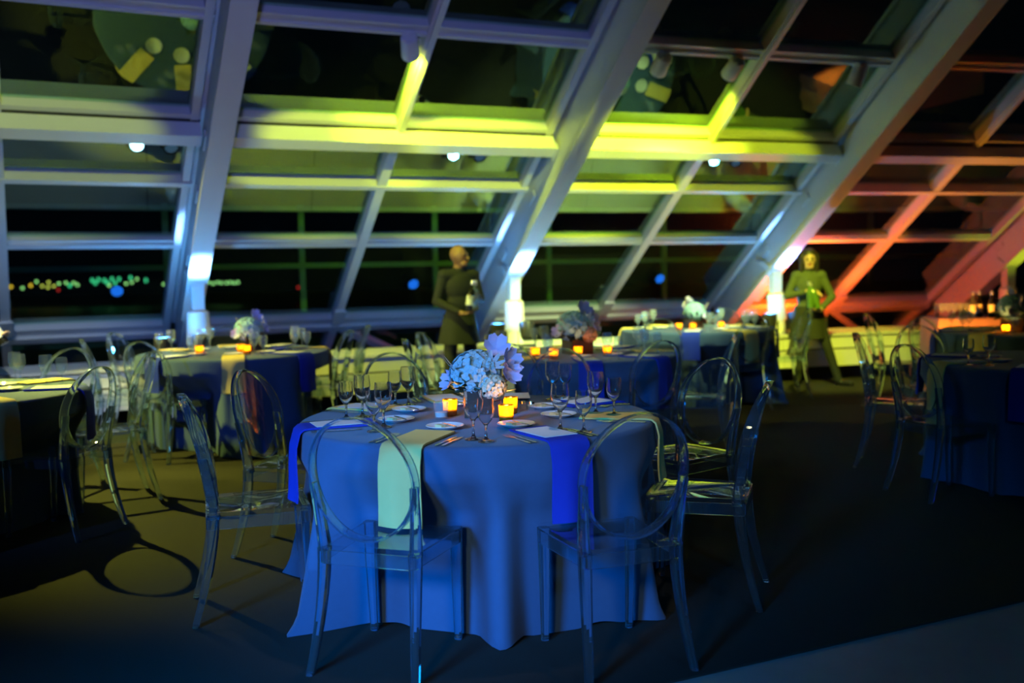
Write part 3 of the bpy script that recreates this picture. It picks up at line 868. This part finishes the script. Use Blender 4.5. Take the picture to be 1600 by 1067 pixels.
# the other tables
def far_table(tkey, seats):
    for ang, nap, g in seats: setting(tkey, ang, nap, far=True, glasses=g, menu=(nap != 'ivory'), cut=False, nsd=1+(int(ang) % 2))
far_table('leftback', ((-75, 'ivory', True), (-125, 'royal', True), (-30, 'royal', True), (20, 'ivory', True), (65, 'royal', True), (110, 'ivory', True), (155, 'ivory', True)))
far_table('left', ((-40, 'ivory', False), (10, 'royal', True), (55, 'ivory', True)))
far_table('middle', ((-130, 'ivory', True), (-85, 'royal', True), (-40, 'royal', True), (5, 'ivory', True), (50, 'royal', True), (95, 'ivory', True), (165, 'royal', True)))
far_table('far', ((-105, 'royal', True), (-60, 'ivory', True), (-10, 'royal', True), (35, 'ivory', True), (120, 'ivory', True), (170, 'ivory', True)))
far_table('right', ((-128, 'royal', False), (145, 'royal', False)))
setting('right', -172, 'ivory', menu=True, cut=False, gpos=((2.97, 6.18), (2.865, 6.23)))
far_table('orange', ((-145, 'ivory', True), (-100, 'royal', True), (170, 'royal', True), (120, 'ivory', True)))

# ------------------------------------------------------------------ votive candles
def votive_proto(lit, amber):
    root = empty('votive_candle')
    mb = MB(); h = .075
    mb.lathe([(0, 0), (.026, 0), (.030, .004), (.034, h), (.031, h), (.027, .010), (0, .010)], 22)
    link('cup', mb.mesh('cup', M['amber' if amber else 'votive_clear']), root)
    mb = MB(); mb.lathe([(0, .011), (.025, .011), (.027, .030), (0, .030)], 18); link('wax', mb.mesh('wax', M['wax']), root)
    if lit:
        mb = MB(); mb.lathe([(0, .034), (.0045, .040), (.006, .046), (.004, .056), (0, .066)], 10); link('flame', mb.mesh('flame', M['flame']), root)
    return root
vp_lit = votive_proto(True, True); vp_off = votive_proto(False, False)
used = {'lit': False, 'off': False}
def votive(x, y, lit, label, power=.55):
    pr = vp_lit if lit else vp_off; key = 'lit' if lit else 'off'
    o = pr if not used[key] else copy_tree(pr); used[key] = True
    o.location = (x, y, TH+.001); tag(o, label, 'candle', 'votive candles')
    if lit:
        l_ = lamp('candle_light', 'POINT', (x, y, TH+.060), (1.0, .48, .09), power, size=.012)
    return o
votive(-.285, 4.46, True, 'lit amber votive at the left of the front table flowers', .9)
votive(-.318, 4.36, False, 'unlit clear votive cup left of the front table flowers')
votive(-.03, 4.235, True, 'lit amber votive nearest us on the front table', .9)
votive(-.012, 4.50, True, 'lit amber votive right behind the nearest one on the front table', .7)
for nm, pts in (('left back table', ((-.19, -.26, 'leftmost'), (.13, -.18, 'middle'), (.21, -.30, 'rightmost'))),):
    for dx, dy, w_ in pts: votive(-2.36+dx-.02, 8.42+dy, True, '%s of the three lit votives on the %s' % (w_, nm))
for dx, dy, w_ in ((-.30, -.30, 'leftmost'), (-.17, -.42, 'nearest'), (.02, -.25, 'second from right'), (.24, -.22, 'rightmost')):
    votive(.47+dx, 7.62+dy, True, '%s lit votive on the middle table' % w_)
for dx, dy, w_ in ((-.24, -.28, 'left'), (-.10, -.30, 'middle'), (.22, -.15, 'right')):
    votive(1.95+dx, 10.45+dy, True, '%s lit votive on the far table' % w_)
votive(4.45, 8.95, True, 'lit yellow votive on the orange-lit table', 2.5)

# salt and pepper on the front table
for x, y, nm in ((.045, 4.60, 'left'), (.085, 4.585, 'right')):
    r0 = empty('salt_shaker', (x, y, TH+.001)); tag(r0, '%s of two small glass salt shakers behind the votives' % nm, 'salt shaker', 'salt shakers')
    mb = MB(); mb.lathe([(0, 0), (.016, 0), (.017, .004), (.014, .030), (0, .030)], 14); link('jar', mb.mesh('jar', M['votive_clear']), r0)
    mb = MB(); mb.lathe([(0, .030), (.0145, .030), (.013, .040), (0, .044)], 14); link('cap', mb.mesh('cap', M['silver']), r0)

# ------------------------------------------------------------------ flower centrepieces
def blossom(mat, r, nfl, pr, seed, name, squash=.85):
    rnd = random.Random(seed); mb = MB()
    mb.lathe([(0, -r*squash*.8)]+[(r*.8*math.sin(PI*i/8), -r*squash*.8*math.cos(PI*i/8)) for i in range(1, 8)]+[(0, r*squash*.8)], 14)
    for i in range(nfl):
        u = (i+.5)/nfl; th = math.acos(1-2*u*.92); ph = i*2.39996+rnd.uniform(-.2, .2)
        nrm = V((math.sin(th)*math.cos(ph), math.sin(th)*math.sin(ph), math.cos(th)))
        c = V((nrm.x*r, nrm.y*r, nrm.z*r*squash)); tx_ = nrm.orthogonal().normalized(); ty_ = nrm.cross(tx_)
        rot = rnd.uniform(0, 6.28)
        for j in range(4):
            a = rot+j*PI/2; d1 = tx_*math.cos(a)+ty_*math.sin(a); d2 = nrm.cross(d1)
            b = len(mb.v)
            mb.v += [tuple(c-nrm*.004), tuple(c+d1*pr*.55+d2*pr*.5+nrm*.003), tuple(c+d1*pr*1.05+nrm*.002), tuple(c+d1*pr*.55-d2*pr*.5+nrm*.003)]
            mb.f.append((b, b+1, b+2, b+3))
    return mb.mesh(name, mat, True, 60)
def petal_flower(mat, n, L, Wd, cup, seed, name):
    mb = MB(); rnd = random.Random(seed)
    for j in range(n):
        a = 2*PI*j/n+rnd.uniform(-.15, .15); ca, sa = math.cos(a), math.sin(a)
        rows = []
        for i in range(5):
            t = i/4; w_ = Wd*math.sin(PI*(.08+.80*t))**.6; x = L*t; z = cup*t*t*L
            rows.append([(x, -w_, z+.10*L*t), (x, 0, z), (x, w_, z+.10*L*t)])
        b = len(mb.v)
        for r_ in rows:
            for p in r_: mb.v.append((p[0]*ca-p[1]*sa, p[0]*sa+p[1]*ca, p[2]))
        for i in range(4):
            for q in range(2): mb.f.append((b+i*3+q, b+i*3+q+1, b+(i+1)*3+q+1, b+(i+1)*3+q))
    return mb.mesh(name, mat, True, 80)
def leaf_mesh(L, Wd, mat, name='leaf'):
    mb = MB(); rows = []
    for i in range(7):
        t = i/6; w_ = Wd*math.sin(PI*(.05+.92*t)); rows.append([(-w_, L*t, .25*L*t*t+w_*.3), (0, L*t, .25*L*t*t), (w_, L*t, .25*L*t*t+w_*.3)])
    for r_ in rows: mb.v += r_
    for i in range(6):
        for q in range(2): mb.f.append((i*3+q, i*3+q+1, (i+1)*3+q+1, (i+1)*3+q))
    return mb.mesh(name, mat, True, 80)
ME['hyd'] = blossom(M['hydrangea'], .088, 120, .017, 1, 'hydrangea_head')
ME['carn'] = blossom(M['carnation'], .052, 80, .015, 2, 'carnation_head', .9)
ME['peach'] = blossom(M['peach'], .050, 70, .016, 3, 'rose_head', .9)
ME['orch'] = petal_flower(M['orchid'], 6, .062, .028, .55, 4, 'orchid_bloom')
ME['star'] = petal_flower(M['star'], 9, .058, .010, .35, 5, 'succulent_star')
ME['leaf'] = leaf_mesh(.075, .017, M['leaf']); ME['leaf2'] = leaf_mesh(.07, .022, M['leaf2']); ME['blade'] = leaf_mesh(.17, .007, M['star'], 'grass_blade')
mb = MB(); mb.box(-.075, .075, -.075, .075, 0, .105); ME['vase'] = mb.mesh('planter_box', M['wood'], False)
def bouquet(x, y, rz, label, kind, sc_=1.0, mats=None):
    root = empty('flower_centrepiece', (x, y, TH+.001), rz); root.scale = (sc_,)*3
    tag(root, label, 'flowers', 'flower centrepieces')
    link('planter_box', ME['vase'], root)
    def fl(name, key, p, n=(0,0,1), s=1.0, spin=0.0):
        o = link(name, ME[key], root, p); q = V(n).to_track_quat('Z', 'Y'); o.rotation_euler = (q @ Matrix.Rotation(spin, 3, 'Z').to_quaternion()).to_euler(); o.scale = (s,)*3
        return o
    fl('hydrangea_head', 'hyd', (-.030, -.005, .178), (-.2, -.3, 1), 1.22)
    if kind != 'yellow': fl('carnation_head', 'carn' if kind != 'peach' else 'peach', (.045, -.075, .125), (.3, -.8, .5), 1.0)
    else: fl('hydrangea_head', 'hyd', (.05, .02, .16), (.3, 0, 1), .7)
    fl('orchid_bloom', 'orch', (.105, -.02, .175), (.6, -.6, .3), .85, .4)
    fl('orchid_bloom', 'orch', (.110, .01, .220), (.7, -.6, .4), .9, 1.2)
    fl('orchid_bloom', 'orch', (.060, .03, .275), (.1, -.7, .5), .9, 2.0)
    fl('orchid_bloom', 'orch', (-.135, -.01, .145), (-.8, -.5, .3), .7, .7)
    fl('succulent_star', 'star', (.035, -.06, .215), (.15, -.7, .6), 1.0)
    rnd = random.Random(int(x*100)+5)
    for i in range(38):
        a = rnd.uniform(0, 2*PI) if i < 24 else rnd.uniform(2.6, 4.2); z = rnd.uniform(.085, .15); rr_ = rnd.uniform(.05, .09)
        o = link('leaf', ME['leaf' if math.cos(a) < .2 else 'leaf2'], root, (rr_*math.cos(a), rr_*math.sin(a), z)); o.rotation_euler = (rnd.uniform(-.5, .35), rnd.uniform(-.5, .5), a-PI/2); s = rnd.uniform(.7, 1.15); o.scale = (s, s, s)
    for i, (dx, t) in enumerate(((-.07, .55), (-.055, .42))):
        o = link('grass_blade', ME['blade'], root, (dx, -.05, .15)); o.rotation_euler = (.5+t*.3, -.2, 1.0+t)
    return root
bouquet(-.135, 4.45, 0.0, 'pale blue and lavender flowers in a dark box on the front table', 'main', 1.08)
bouquet(-2.22, 8.46, .8, 'yellow-lit hydrangea flowers on the left back table', 'yellow', 1.05)
bouquet(.50, 7.60, .4, 'pale flowers above four votives on the middle table', 'peach', 1.2)
bouquet(1.92, 10.50, 2.0, 'yellow-lit flowers on the far table', 'yellow', 1.0)
bouquet(4.60, 9.12, 1.0, 'orange-lit flowers at the right edge', 'peach', 1.25)

# ------------------------------------------------------------------ bar table at the far right with bottles and glasses
BX0, BX1, BY0, BY1 = 4.92, 7.0, 11.45, 11.95
mb = MB(); mb.box(BX0, BX1, BY0, BY1, 0, TH)
r0 = empty('bar_table', (BX0, BY0, 0)); tag(r0, 'bar table under a mauve cloth behind the orange-lit table', 'table')
mb = MB(); NSEG = 60; rings_ = []
per = [(BX0+(BX1-BX0)*i/26, BY0) for i in range(27)]+[(BX1, BY0+(BY1-BY0)*i/6) for i in range(1, 7)]+[(BX1-(BX1-BX0)*i/26, BY1) for i in range(1, 27)]+[(BX0, BY1-(BY1-BY0)*i/6) for i in range(1, 6)]
ctr = V(((BX0+BX1)/2, (BY0+BY1)/2, 0))
for (z, am) in ((.004, .03), (.4, .018), (TH-.03, .004), (TH-.005, 0), (TH, -.012)):
    rg = []
    for i, (x, y) in enumerate(per):
        d_ = (V((x, y, 0))-ctr).normalized(); f = am*(1+.8*math.sin(i*1.9)) if am > 0 else am
        rg.append((x+d_.x*f-BX0, y+d_.y*f-BY0, z))
    rings_.append(rg)
mb.loft(rings_); link('bar_cloth', mb.mesh('bar_cloth', M['mauve'], True, 50), r0)
def bottle_mesh(mat, h=.30, r=.037, name='bottle'):
    mb = MB(); mb.lathe([(0, 0), (r, 0), (r, .60*h), (r*.9, .66*h), (r*.40, .76*h), (r*.36, .93*h), (r*.42, .94*h), (r*.42, h), (0, h)], 20); return mb.mesh(name, mat)
def blabel_mesh(h=.30, r=.037):
    mb = MB(); mb.lathe([(r+.0008, .18*h), (r+.0012, .18*h), (r+.0012, .50*h), (r+.0008, .50*h)], 20); return mb.mesh('label', M['label'])
def cap_mesh(h=.30, r=.037, mat='foil'):
    mb = MB(); mb.lathe([(r*.44, .86*h), (r*.46, .86*h), (r*.46, h+.002), (0, h+.002)], 14); return mb.mesh('foil_cap', M[mat])
ME['b_green'] = bottle_mesh(M['bottle_green']); ME['b_clear'] = bottle_mesh(M['bottle_clear']); ME['b_dark'] = bottle_mesh(M['bottle_dark']); ME['b_label'] = blabel_mesh(); ME['b_cap'] = cap_mesh()
def bottle(loc, key, label, rot=(0,0,0), group=None, name='bottle', cat='bottle', paper=True):
    r = empty(name, loc); r.rotation_euler = rot; tag(r, label, cat, group)
    link('glass_body', ME[key], r)
    if paper: link('label', ME['b_label'], r)
    link('foil_cap', ME['b_cap'], r); return r
for i, (x, y, key, nm) in enumerate(((5.36, 11.56, 'b_clear', 'leftmost'), (5.47, 11.64, 'b_dark', 'second from left'), (5.58, 11.56, 'b_dark', 'third from left'), (5.76, 11.58, 'b_dark', 'second from right'), (5.88, 11.64, 'b_dark', 'rightmost'))):
    bottle((x, y, TH+.001), key, 'tall bottle on the mauve bar table, %s' % nm, group='bottles on the bar table')
for i in range(10):
    x = 4.99+(i % 5)*.072; y = 11.53+(i//5)*.14
    kx = ['first', 'second', 'third', 'fourth', 'fifth'][i % 5]
    o = link('tumbler', ME['wine_far'], None, (x, y, TH+.001)); tag(o, 'upright bar glass, %s from the left in the %s row on the bar' % (kx, 'front' if i < 5 else 'rear'), 'glass', 'glasses on the bar table')

# ------------------------------------------------------------------ people
def cap_prim(mb, a, b, r1, r2, seg=14):
    a, b = V(a), V(b); ax = (b-a)
    L = ax.length
    if L < 1e-5: ax = V((0,0,1)); L = 1e-5
    prof = [(0, -r1)]+[(r1*math.sin(PI/2*i/4), -r1*math.cos(PI/2*i/4)) for i in range(1, 5)]+[(r2*math.cos(PI/2*i/4), L+r2*math.sin(PI/2*i/4)) for i in range(0, 4)]+[(0, L+r2)]
    mb.lathe(prof, seg, ax, a)
def ell_prim(mb, c, r, seg=18):
    b = len(mb.v); mb.lathe([(0, -1)]+[(math.sin(PI*i/10), -math.cos(PI*i/10)) for i in range(1, 10)]+[(0, 1)], seg)
    for i in range(b, len(mb.v)):
        p = mb.v[i]; mb.v[i] = (c[0]+p[0]*r[0], c[1]+p[1]*r[1], c[2]+p[2]*r[2])
def grow(name, prims, mats, voxel=.008, smooth=6):
    """union of tapered limbs and ellipsoids as one continuous skin; faces take the material of the nearest limb"""
    mb = MB()
    for p in prims:
        if p[0] == 'c': cap_prim(mb, *p[2:6])
        else: ell_prim(mb, p[2], p[3])
    me = mb.mesh(name+'_raw', None, False)
    ob = bpy.data.objects.new(name+'_raw', me); col.objects.link(ob)
    md = ob.modifiers.new('r', 'REMESH'); md.mode = 'VOXEL'; md.voxel_size = voxel
    ms = ob.modifiers.new('s', 'SMOOTH'); ms.factor = .5; ms.iterations = smooth
    dg = bpy.context.evaluated_depsgraph_get(); dg.update()
    res = bpy.data.meshes.new_from_object(ob.evaluated_get(dg)); res.name = name
    bpy.data.objects.remove(ob)
    res.materials.clear()
    order = list(dict.fromkeys(p[1] for p in prims))
    for m_ in order: res.materials.append(M[mats[m_]])
    n = len(res.polygons); ctr_ = np.empty(n*3); res.polygons.foreach_get('center', ctr_); C = ctr_.reshape(-1, 3)
    best = np.full(n, 1e9); idx = np.zeros(n, int)
    for p in prims:
        if p[0] == 'c':
            a, b = np.array(p[2], float), np.array(p[3], float); ab = b-a
            t = np.clip(((C-a)@ab)/max(ab@ab, 1e-9), 0, 1); d_ = np.linalg.norm(C-(a+t[:, None]*ab), axis=1)-(p[4]*(1-t)+p[5]*t)
        else:
            q = (C-np.array(p[2]))/np.array(p[3]); d_ = (np.linalg.norm(q, axis=1)-1)*min(p[3])
        d_ = d_-(.004 if p[1] in ('eye', 'lip', 'brow') else 0)
        m_ = d_ < best; best[m_] = d_[m_]; idx[m_] = order.index(p[1])
    res.polygons.foreach_set('material_index', idx.astype(np.int32)); res.shade_smooth(); res.update()
    return res
def lerp3(a, b, t): return tuple(a[i]*(1-t)+b[i]*t for i in range(3))
def hand(pr, wrist, palm_dir, finger_dir, side_dir, curl, lab='skin', s=1.0):
    """palm plus four curled fingers and a thumb; curl bends fingers towards palm_dir"""
    w_, pd, fd, sd = V(wrist), V(palm_dir).normalized(), V(finger_dir).normalized(), V(side_dir).normalized()
    kn = w_+fd*.085*s
    for j in range(4):
        off = sd*(j-1.5)*.019*s
        pr.append(('c', lab, tuple(w_+off*.6), tuple(kn+off), .016*s, .012*s))
    for j, L in enumerate((.036, .042, .040, .032)):
        p = kn+sd*(j-1.5)*.020*s; d_ = fd.copy()
        for sg in range(3):
            d_ = (d_+pd*curl).normalized(); q = p+d_*L*s*(1, .75, .6)[sg]
            pr.append(('c', lab, tuple(p), tuple(q), .0095*s, .0085*s)); p = q
    p = w_+fd*.025*s-sd*.03*s; q = p+(fd*.5-sd*.7+pd*.35).normalized()*.04*s; r_ = q+(fd*.7+pd*.7).normalized()*.032*s
    pr.append(('c', lab, tuple(p), tuple(q), .013*s, .011*s)); pr.append(('c', lab, tuple(q), tuple(r_), .011*s, .009*s))
def figure(prm):
    """prims of a standing figure facing -y; prm holds joints"""
    P = []; g = prm
    sh, hp = g['shirt'], g['legs']
    P += [('e', sh, (0, .0, 1.265), (.165, .105, .175)), ('e', sh, (0, .0, 1.10), (.142, .098, .15)), ('e', sh, (0, .005, .98), (.155, .105, .11)), ('e', hp, (0, .01, .90), (.163, .112, .12))]
    P += [('c', sh, g['shl'], g['shr'], .068, .068), ('c', sh, (0, .01, 1.36), (0, .012, 1.43), .075, .062), ('c', 'skin', (0, .012, 1.42), g['neck'], .052, .050)]
    hx, hy, hz = g['head']; t = g['turn']; ct, st = math.cos(t), math.sin(t)
    def H(x, y, z): return (hx+x*ct-y*st, hy+x*st+y*ct, hz+z)
    P += [('e', 'skin', H(0, 0, .015), (.076, .080+.012*abs(ct), .108)), ('e', 'skin', H(0, .018, .03), (.076, .085, .088)), ('c', 'skin', H(-.02, -.055, -.075), H(.02, -.055, -.075), .032, .032), ('c', 'skin', H(0, -.092, .012), H(0, -.108, -.022), .009, .014),
          ('e', 'skin', H(-.078, .008, 0), (.014, .02, .03)), ('e', 'skin', H(.078, .008, 0), (.014, .02, .03)), ('c', 'skin', H(-.035, -.080, .030), H(.035, -.080, .030), .014, .014),
          ('e', 'eye', H(-.031, -.083, .012), (.012, .009, .007)), ('e', 'eye', H(.031, -.083, .012), (.012, .009, .007)), ('c', 'lip', H(-.016, -.090, -.050), H(.016, -.090, -.050), .008, .008),
          ('c', 'brow', H(-.044, -.084, .034), H(-.018, -.092, .037), .005, .005), ('c', 'brow', H(.018, -.092, .037), H(.044, -.084, .034), .005, .005)]
    for s_ in ('l', 'r'):
        P += [('c', hp, g['hip'+s_], g['knee'+s_], .088, .062), ('c', hp, g['knee'+s_], g['ank'+s_], .062, .047)]
        fx = g['foot'+s_]; an = g['ank'+s_]
        P += [('c', 'shoe', (an[0], an[1]+.02, .040), fx, .040, .034), ('c', 'shoe', (an[0], an[1], .06), (an[0], an[1], .09), .043, .043)]
        P += [('c', sh, g['sh'+s_], g['elb'+s_], .058, .046), ('c', sh, g['elb'+s_], lerp3(g['elb'+s_], g['wri'+s_], .85), .047, .036), ('c', 'skin', lerp3(g['elb'+s_], g['wri'+s_], .8), g['wri'+s_], .030, .027)]
    return P
def apron_mesh(z0, z1, rx0, ry0, rx1, ry1, a0, a1, name='apron'):
    mb = MB(); o_, i_ = [], []
    for i in range(7):
        t = i/6; z = z1+(z0-z1)*t; ro, ri = [], []
        for j in range(22):
            a = math.radians(a0+(a1-a0)*j/21); w_ = 1+.05*t*math.sin(j*1.1)
            rx, ry = (rx1+(rx0-rx1)*t)*w_, (ry1+(ry0-ry1)*t)*w_
            ro.append((rx*math.cos(a), ry*math.sin(a)+.005, z)); ri.append(((rx-.006)*math.cos(a), (ry-.006)*math.sin(a)+.005, z))
        o_.append(ro+ri[::-1])
    mb.loft(o_); return mb.mesh(name, M['apron'], True, 50)

# the man: turned to the right, bottle held up before him
man = dict(shirt='shirt', legs='trousers', shl=(-.165, .005, 1.385), shr=(.165, .005, 1.385), neck=(0, .0, 1.50), head=(0, -.012, 1.575), turn=.75,
           hipl=(-.085, .01, .90), hipr=(.085, .01, .90), kneel=(-.125, -.02, .49), kneer=(.125, -.02, .49), ankl=(-.15, .02, .085), ankr=(.15, .02, .085), footl=(-.18, -.14, .034), footr=(.18, -.14, .034),
           elbl=(-.245, .02, 1.12), elbr=(.235, -.02, 1.13), wril=(-.06, -.215, 1.0), wrir=(.10, -.205, 1.17))
pr = figure(man)
hand(pr, (-.06, -.215, 1.0), (0, -.1, 1), (.9, -.3, .05), (0, 1, .2), .45)
hand(pr, (.10, -.205, 1.17), (-.3, -.7, -.3), (-.7, -.5, .15), (0, 0, 1), .6)
body = grow('person_body', pr, dict(shirt='black_cloth', trousers='trousers', skin='skin_dark', eye='eye', lip='lip', brow='hair', shoe='shoe'))
root = empty('person', (-.53, 10.15, 0), .45); root.scale = (.985,)*3; tag(root, 'bald man in black shirt and dark apron holding bottles by the middle column', 'person')
link('body', body, root); link('apron', apron_mesh(.68, .99, .225, .175, .168, .122, 150, 390), root)
mb = MB(); mb.lathe([(.066, 0), (.070, 0), (.064, .035), (.060, .035)], 20, (0, -.05, 1), (0, .008, 1.425)); link('shirt_collar', mb.mesh('shirt_collar', M['black_cloth']), root)
def world_of(root, p): 
    m_ = Matrix.Translation(root.location) @ Matrix.Rotation(root.rotation_euler.z, 4, 'Z'); return m_ @ V(p)
bottle(world_of(root, (.054, -.271, 1.010)), 'b_clear', 'clear water bottle held by the bald man', (-.05, .04, 0), name='water_bottle', paper=False)
bottle(world_of(root, (-.02, -.281, 1.014)), 'b_dark', 'bottle with a white label tucked beside the clear one by the bald man', (-.04, .16, 0), name='wine_bottle')

# the woman: facing us, weight on one leg, other foot set out to the right
wm = dict(shirt='tunic', legs='trousers', shl=(-.15, .005, 1.375), shr=(.15, .005, 1.375), neck=(0, -.01, 1.49), head=(.0, -.025, 1.565), turn=-.15,
          hipl=(-.08, .01, .90), hipr=(.085, .01, .90), kneel=(-.10, -.01, .48), kneer=(.22, -.03, .49), ankl=(-.13, .02, .085), ankr=(.36, .0, .085), footl=(-.17, -.14, .034), footr=(.50, -.10, .034),
          elbl=(-.27, -.04, 1.13), elbr=(.28, -.02, 1.11), wril=(-.05, -.20, 1.19), wrir=(.09, -.215, .955))
pr = figure(wm)
hand(pr, (-.05, -.20, 1.19), (.1, -.5, -.8), (.9, -.45, -.05), (0, .7, .5), .35)
hand(pr, (.09, -.215, .955), (0, -.1, 1), (-.9, -.35, .05), (0, -1, .2), .35)
body = grow('person_body', pr, dict(tunic='green_cloth', trousers='trousers', skin='skin_light', eye='eye', lip='lip', brow='hair', shoe='shoe'))
root = empty('person', (3.45, 11.55, 0), -.08); root.scale = (.94, .94, .93); tag(root, 'woman in dark green tunic holding two green bottles beside the right column', 'person')
link('body', body, root); link('apron', apron_mesh(.60, 1.0, .24, .17, .165, .115, 165, 375), root)
hp_ = [('e', 'hair', (.0, .004, 1.640), (.094, .104, .080)), ('e', 'hair', (.0, .03, 1.58), (.096, .085, .11)), ('c', 'hair', (-.082, -.02, 1.62), (-.092, -.015, 1.43), .040, .032), ('c', 'hair', (.085, -.02, 1.62), (.092, -.015, 1.41), .040, .032), ('e', 'hair', (0, .06, 1.50), (.085, .05, .12))]
link('hair', grow('hair', hp_, dict(hair='hair'), .008, 4), root)
mb = MB(); mb.lathe([(.064, 0), (.068, 0), (.060, .04), (.056, .04)], 20, (0, -.05, 1), (0, .008, 1.415)); link('tunic_collar', mb.mesh('tunic_collar', M['green_cloth']), root)
s_ = .94
bottle(world_of(root, (-.035*s_, -.275*s_, .975*s_)), 'b_green', 'green bottle at the left of two held by the woman', (-.03, -.06, 0), name='wine_bottle', paper=False)
bottle(world_of(root, (.055*s_, -.275*s_, .975*s_)), 'b_green', 'green bottle at the right of two held by the woman', (-.03, -.30, 0), name='wine_bottle', paper=False)

# a third server at the left edge, only the hand with the bottle in view
pr = figure(dict(man, turn=0, elbl=(-.24, .0, 1.10), elbr=(.235, -.06, 1.10), wril=(-.09, -.24, .97), wrir=(.03, -.30, .93)))
hand(pr, (-.09, -.24, .97), (0, -.1, 1), (.9, -.3, .05), (0, 1, .2), .4)
hand(pr, (.03, -.30, .93), (-.2, -.3, 1), (-.35, -.9, .1), (-.9, .3, 0), .5)
body = grow('person_body', pr, dict(shirt='black_cloth', trousers='trousers', skin='skin_light', eye='eye', lip='lip', brow='hair', shoe='shoe'))
root = empty('person', (-4.44, 7.95, 0), PI/2-.1); tag(root, 'server at the left edge, only a hand and dark bottle showing', 'person')
link('body', body, root)
bottle(world_of(root, (-.02, -.42, .90)), 'b_dark', 'dark wine bottle with white label tilted at the left edge', (0, -.55, 0), name='wine_bottle')

# ------------------------------------------------------------------ city lights across the dark water
def unproj(u, v, dist):
    d = fw+rt*((u-800)/1555.556)+up*((533.5-v)/1555.556); return V((0, 0, CAM_H))+d*(dist/d.y)
mb = MB(); mb.lathe([(0, -1)]+[(math.sin(PI*i/6), -math.cos(PI*i/6)) for i in range(1, 6)]+[(0, 1)], 10)
for key in ('city_y', 'city_o', 'city_g', 'city_l', 'city_r'): ME[key] = mb.mesh('city_light', M[key])
CITY = [(17,448,'o'),(35,450,'l'),(48,446,'o'),(57,440,'l'),(66,447,'y'),(76,441,'y'),(75,449,'y'),(84,447,'y'),(92,443,'l'),(103,442,'l'),(109,446,'g'),(115,442,'l'),(121,445,'l'),
        (144,438,'g'),(149,442,'g'),(154,437,'g'),(163,438,'g'),(168,442,'g'),(171,446,'l'),(175,436,'g'),(180,442,'g'),(186,436,'g'),(197,443,'l'),(206,441,'l'),(204,434,'g'),(214,436,'l'),(228,438,'g'),
        (256,444,'l'),(266,445,'l'),(272,443,'l'),(278,443,'l'),(326,441,'l'),(333,443,'l'),(340,441,'l'),(346,442,'l'),(354,442,'l'),(360,441,'l'),(366,442,'l'),(372,441,'l'),(466,449,'r'),(91,453,'r')]
ORD = ['first', 'second', 'third', 'fourth', 'fifth', 'sixth', 'seventh', 'eighth', 'ninth', 'tenth', 'eleventh', 'twelfth', 'thirteenth', 'fourteenth', 'fifteenth', 'sixteenth', 'seventeenth', 'eighteenth', 'nineteenth', 'twentieth', 'twenty-first', 'twenty-second', 'twenty-third', 'twenty-fourth']
GL = {'o': 'orange', 'y': 'yellow', 'g': 'green', 'l': 'pale green', 'r': 'red'}
cnt = {}
for (u, v, c) in sorted(CITY):
    r_ = {'g': .60, 'o': .6}.get(c, .52)
    cnt[c] = cnt.get(c, 0)+1
    o = link('city_light', ME['city_'+c], None, unproj(u, v, 430)); o.scale = (r_, r_, r_*(1.4 if c == 'g' else 1))
    tag(o, '%s light on the far shore, %s %s one from the left' % (GL[c], ORD[cnt[c]-1], GL[c]), 'city light', GL[c]+' city lights')
# dark ground outside so that the lights stand on something
mb = MB(); mb.box(-500, 500, 31, 700, -12.0, -11.0)
o = link('water_surface', mb.mesh('water_surface', M['dark'], False)); tag(o, 'black water outside the glass wall', None, None, 'structure')
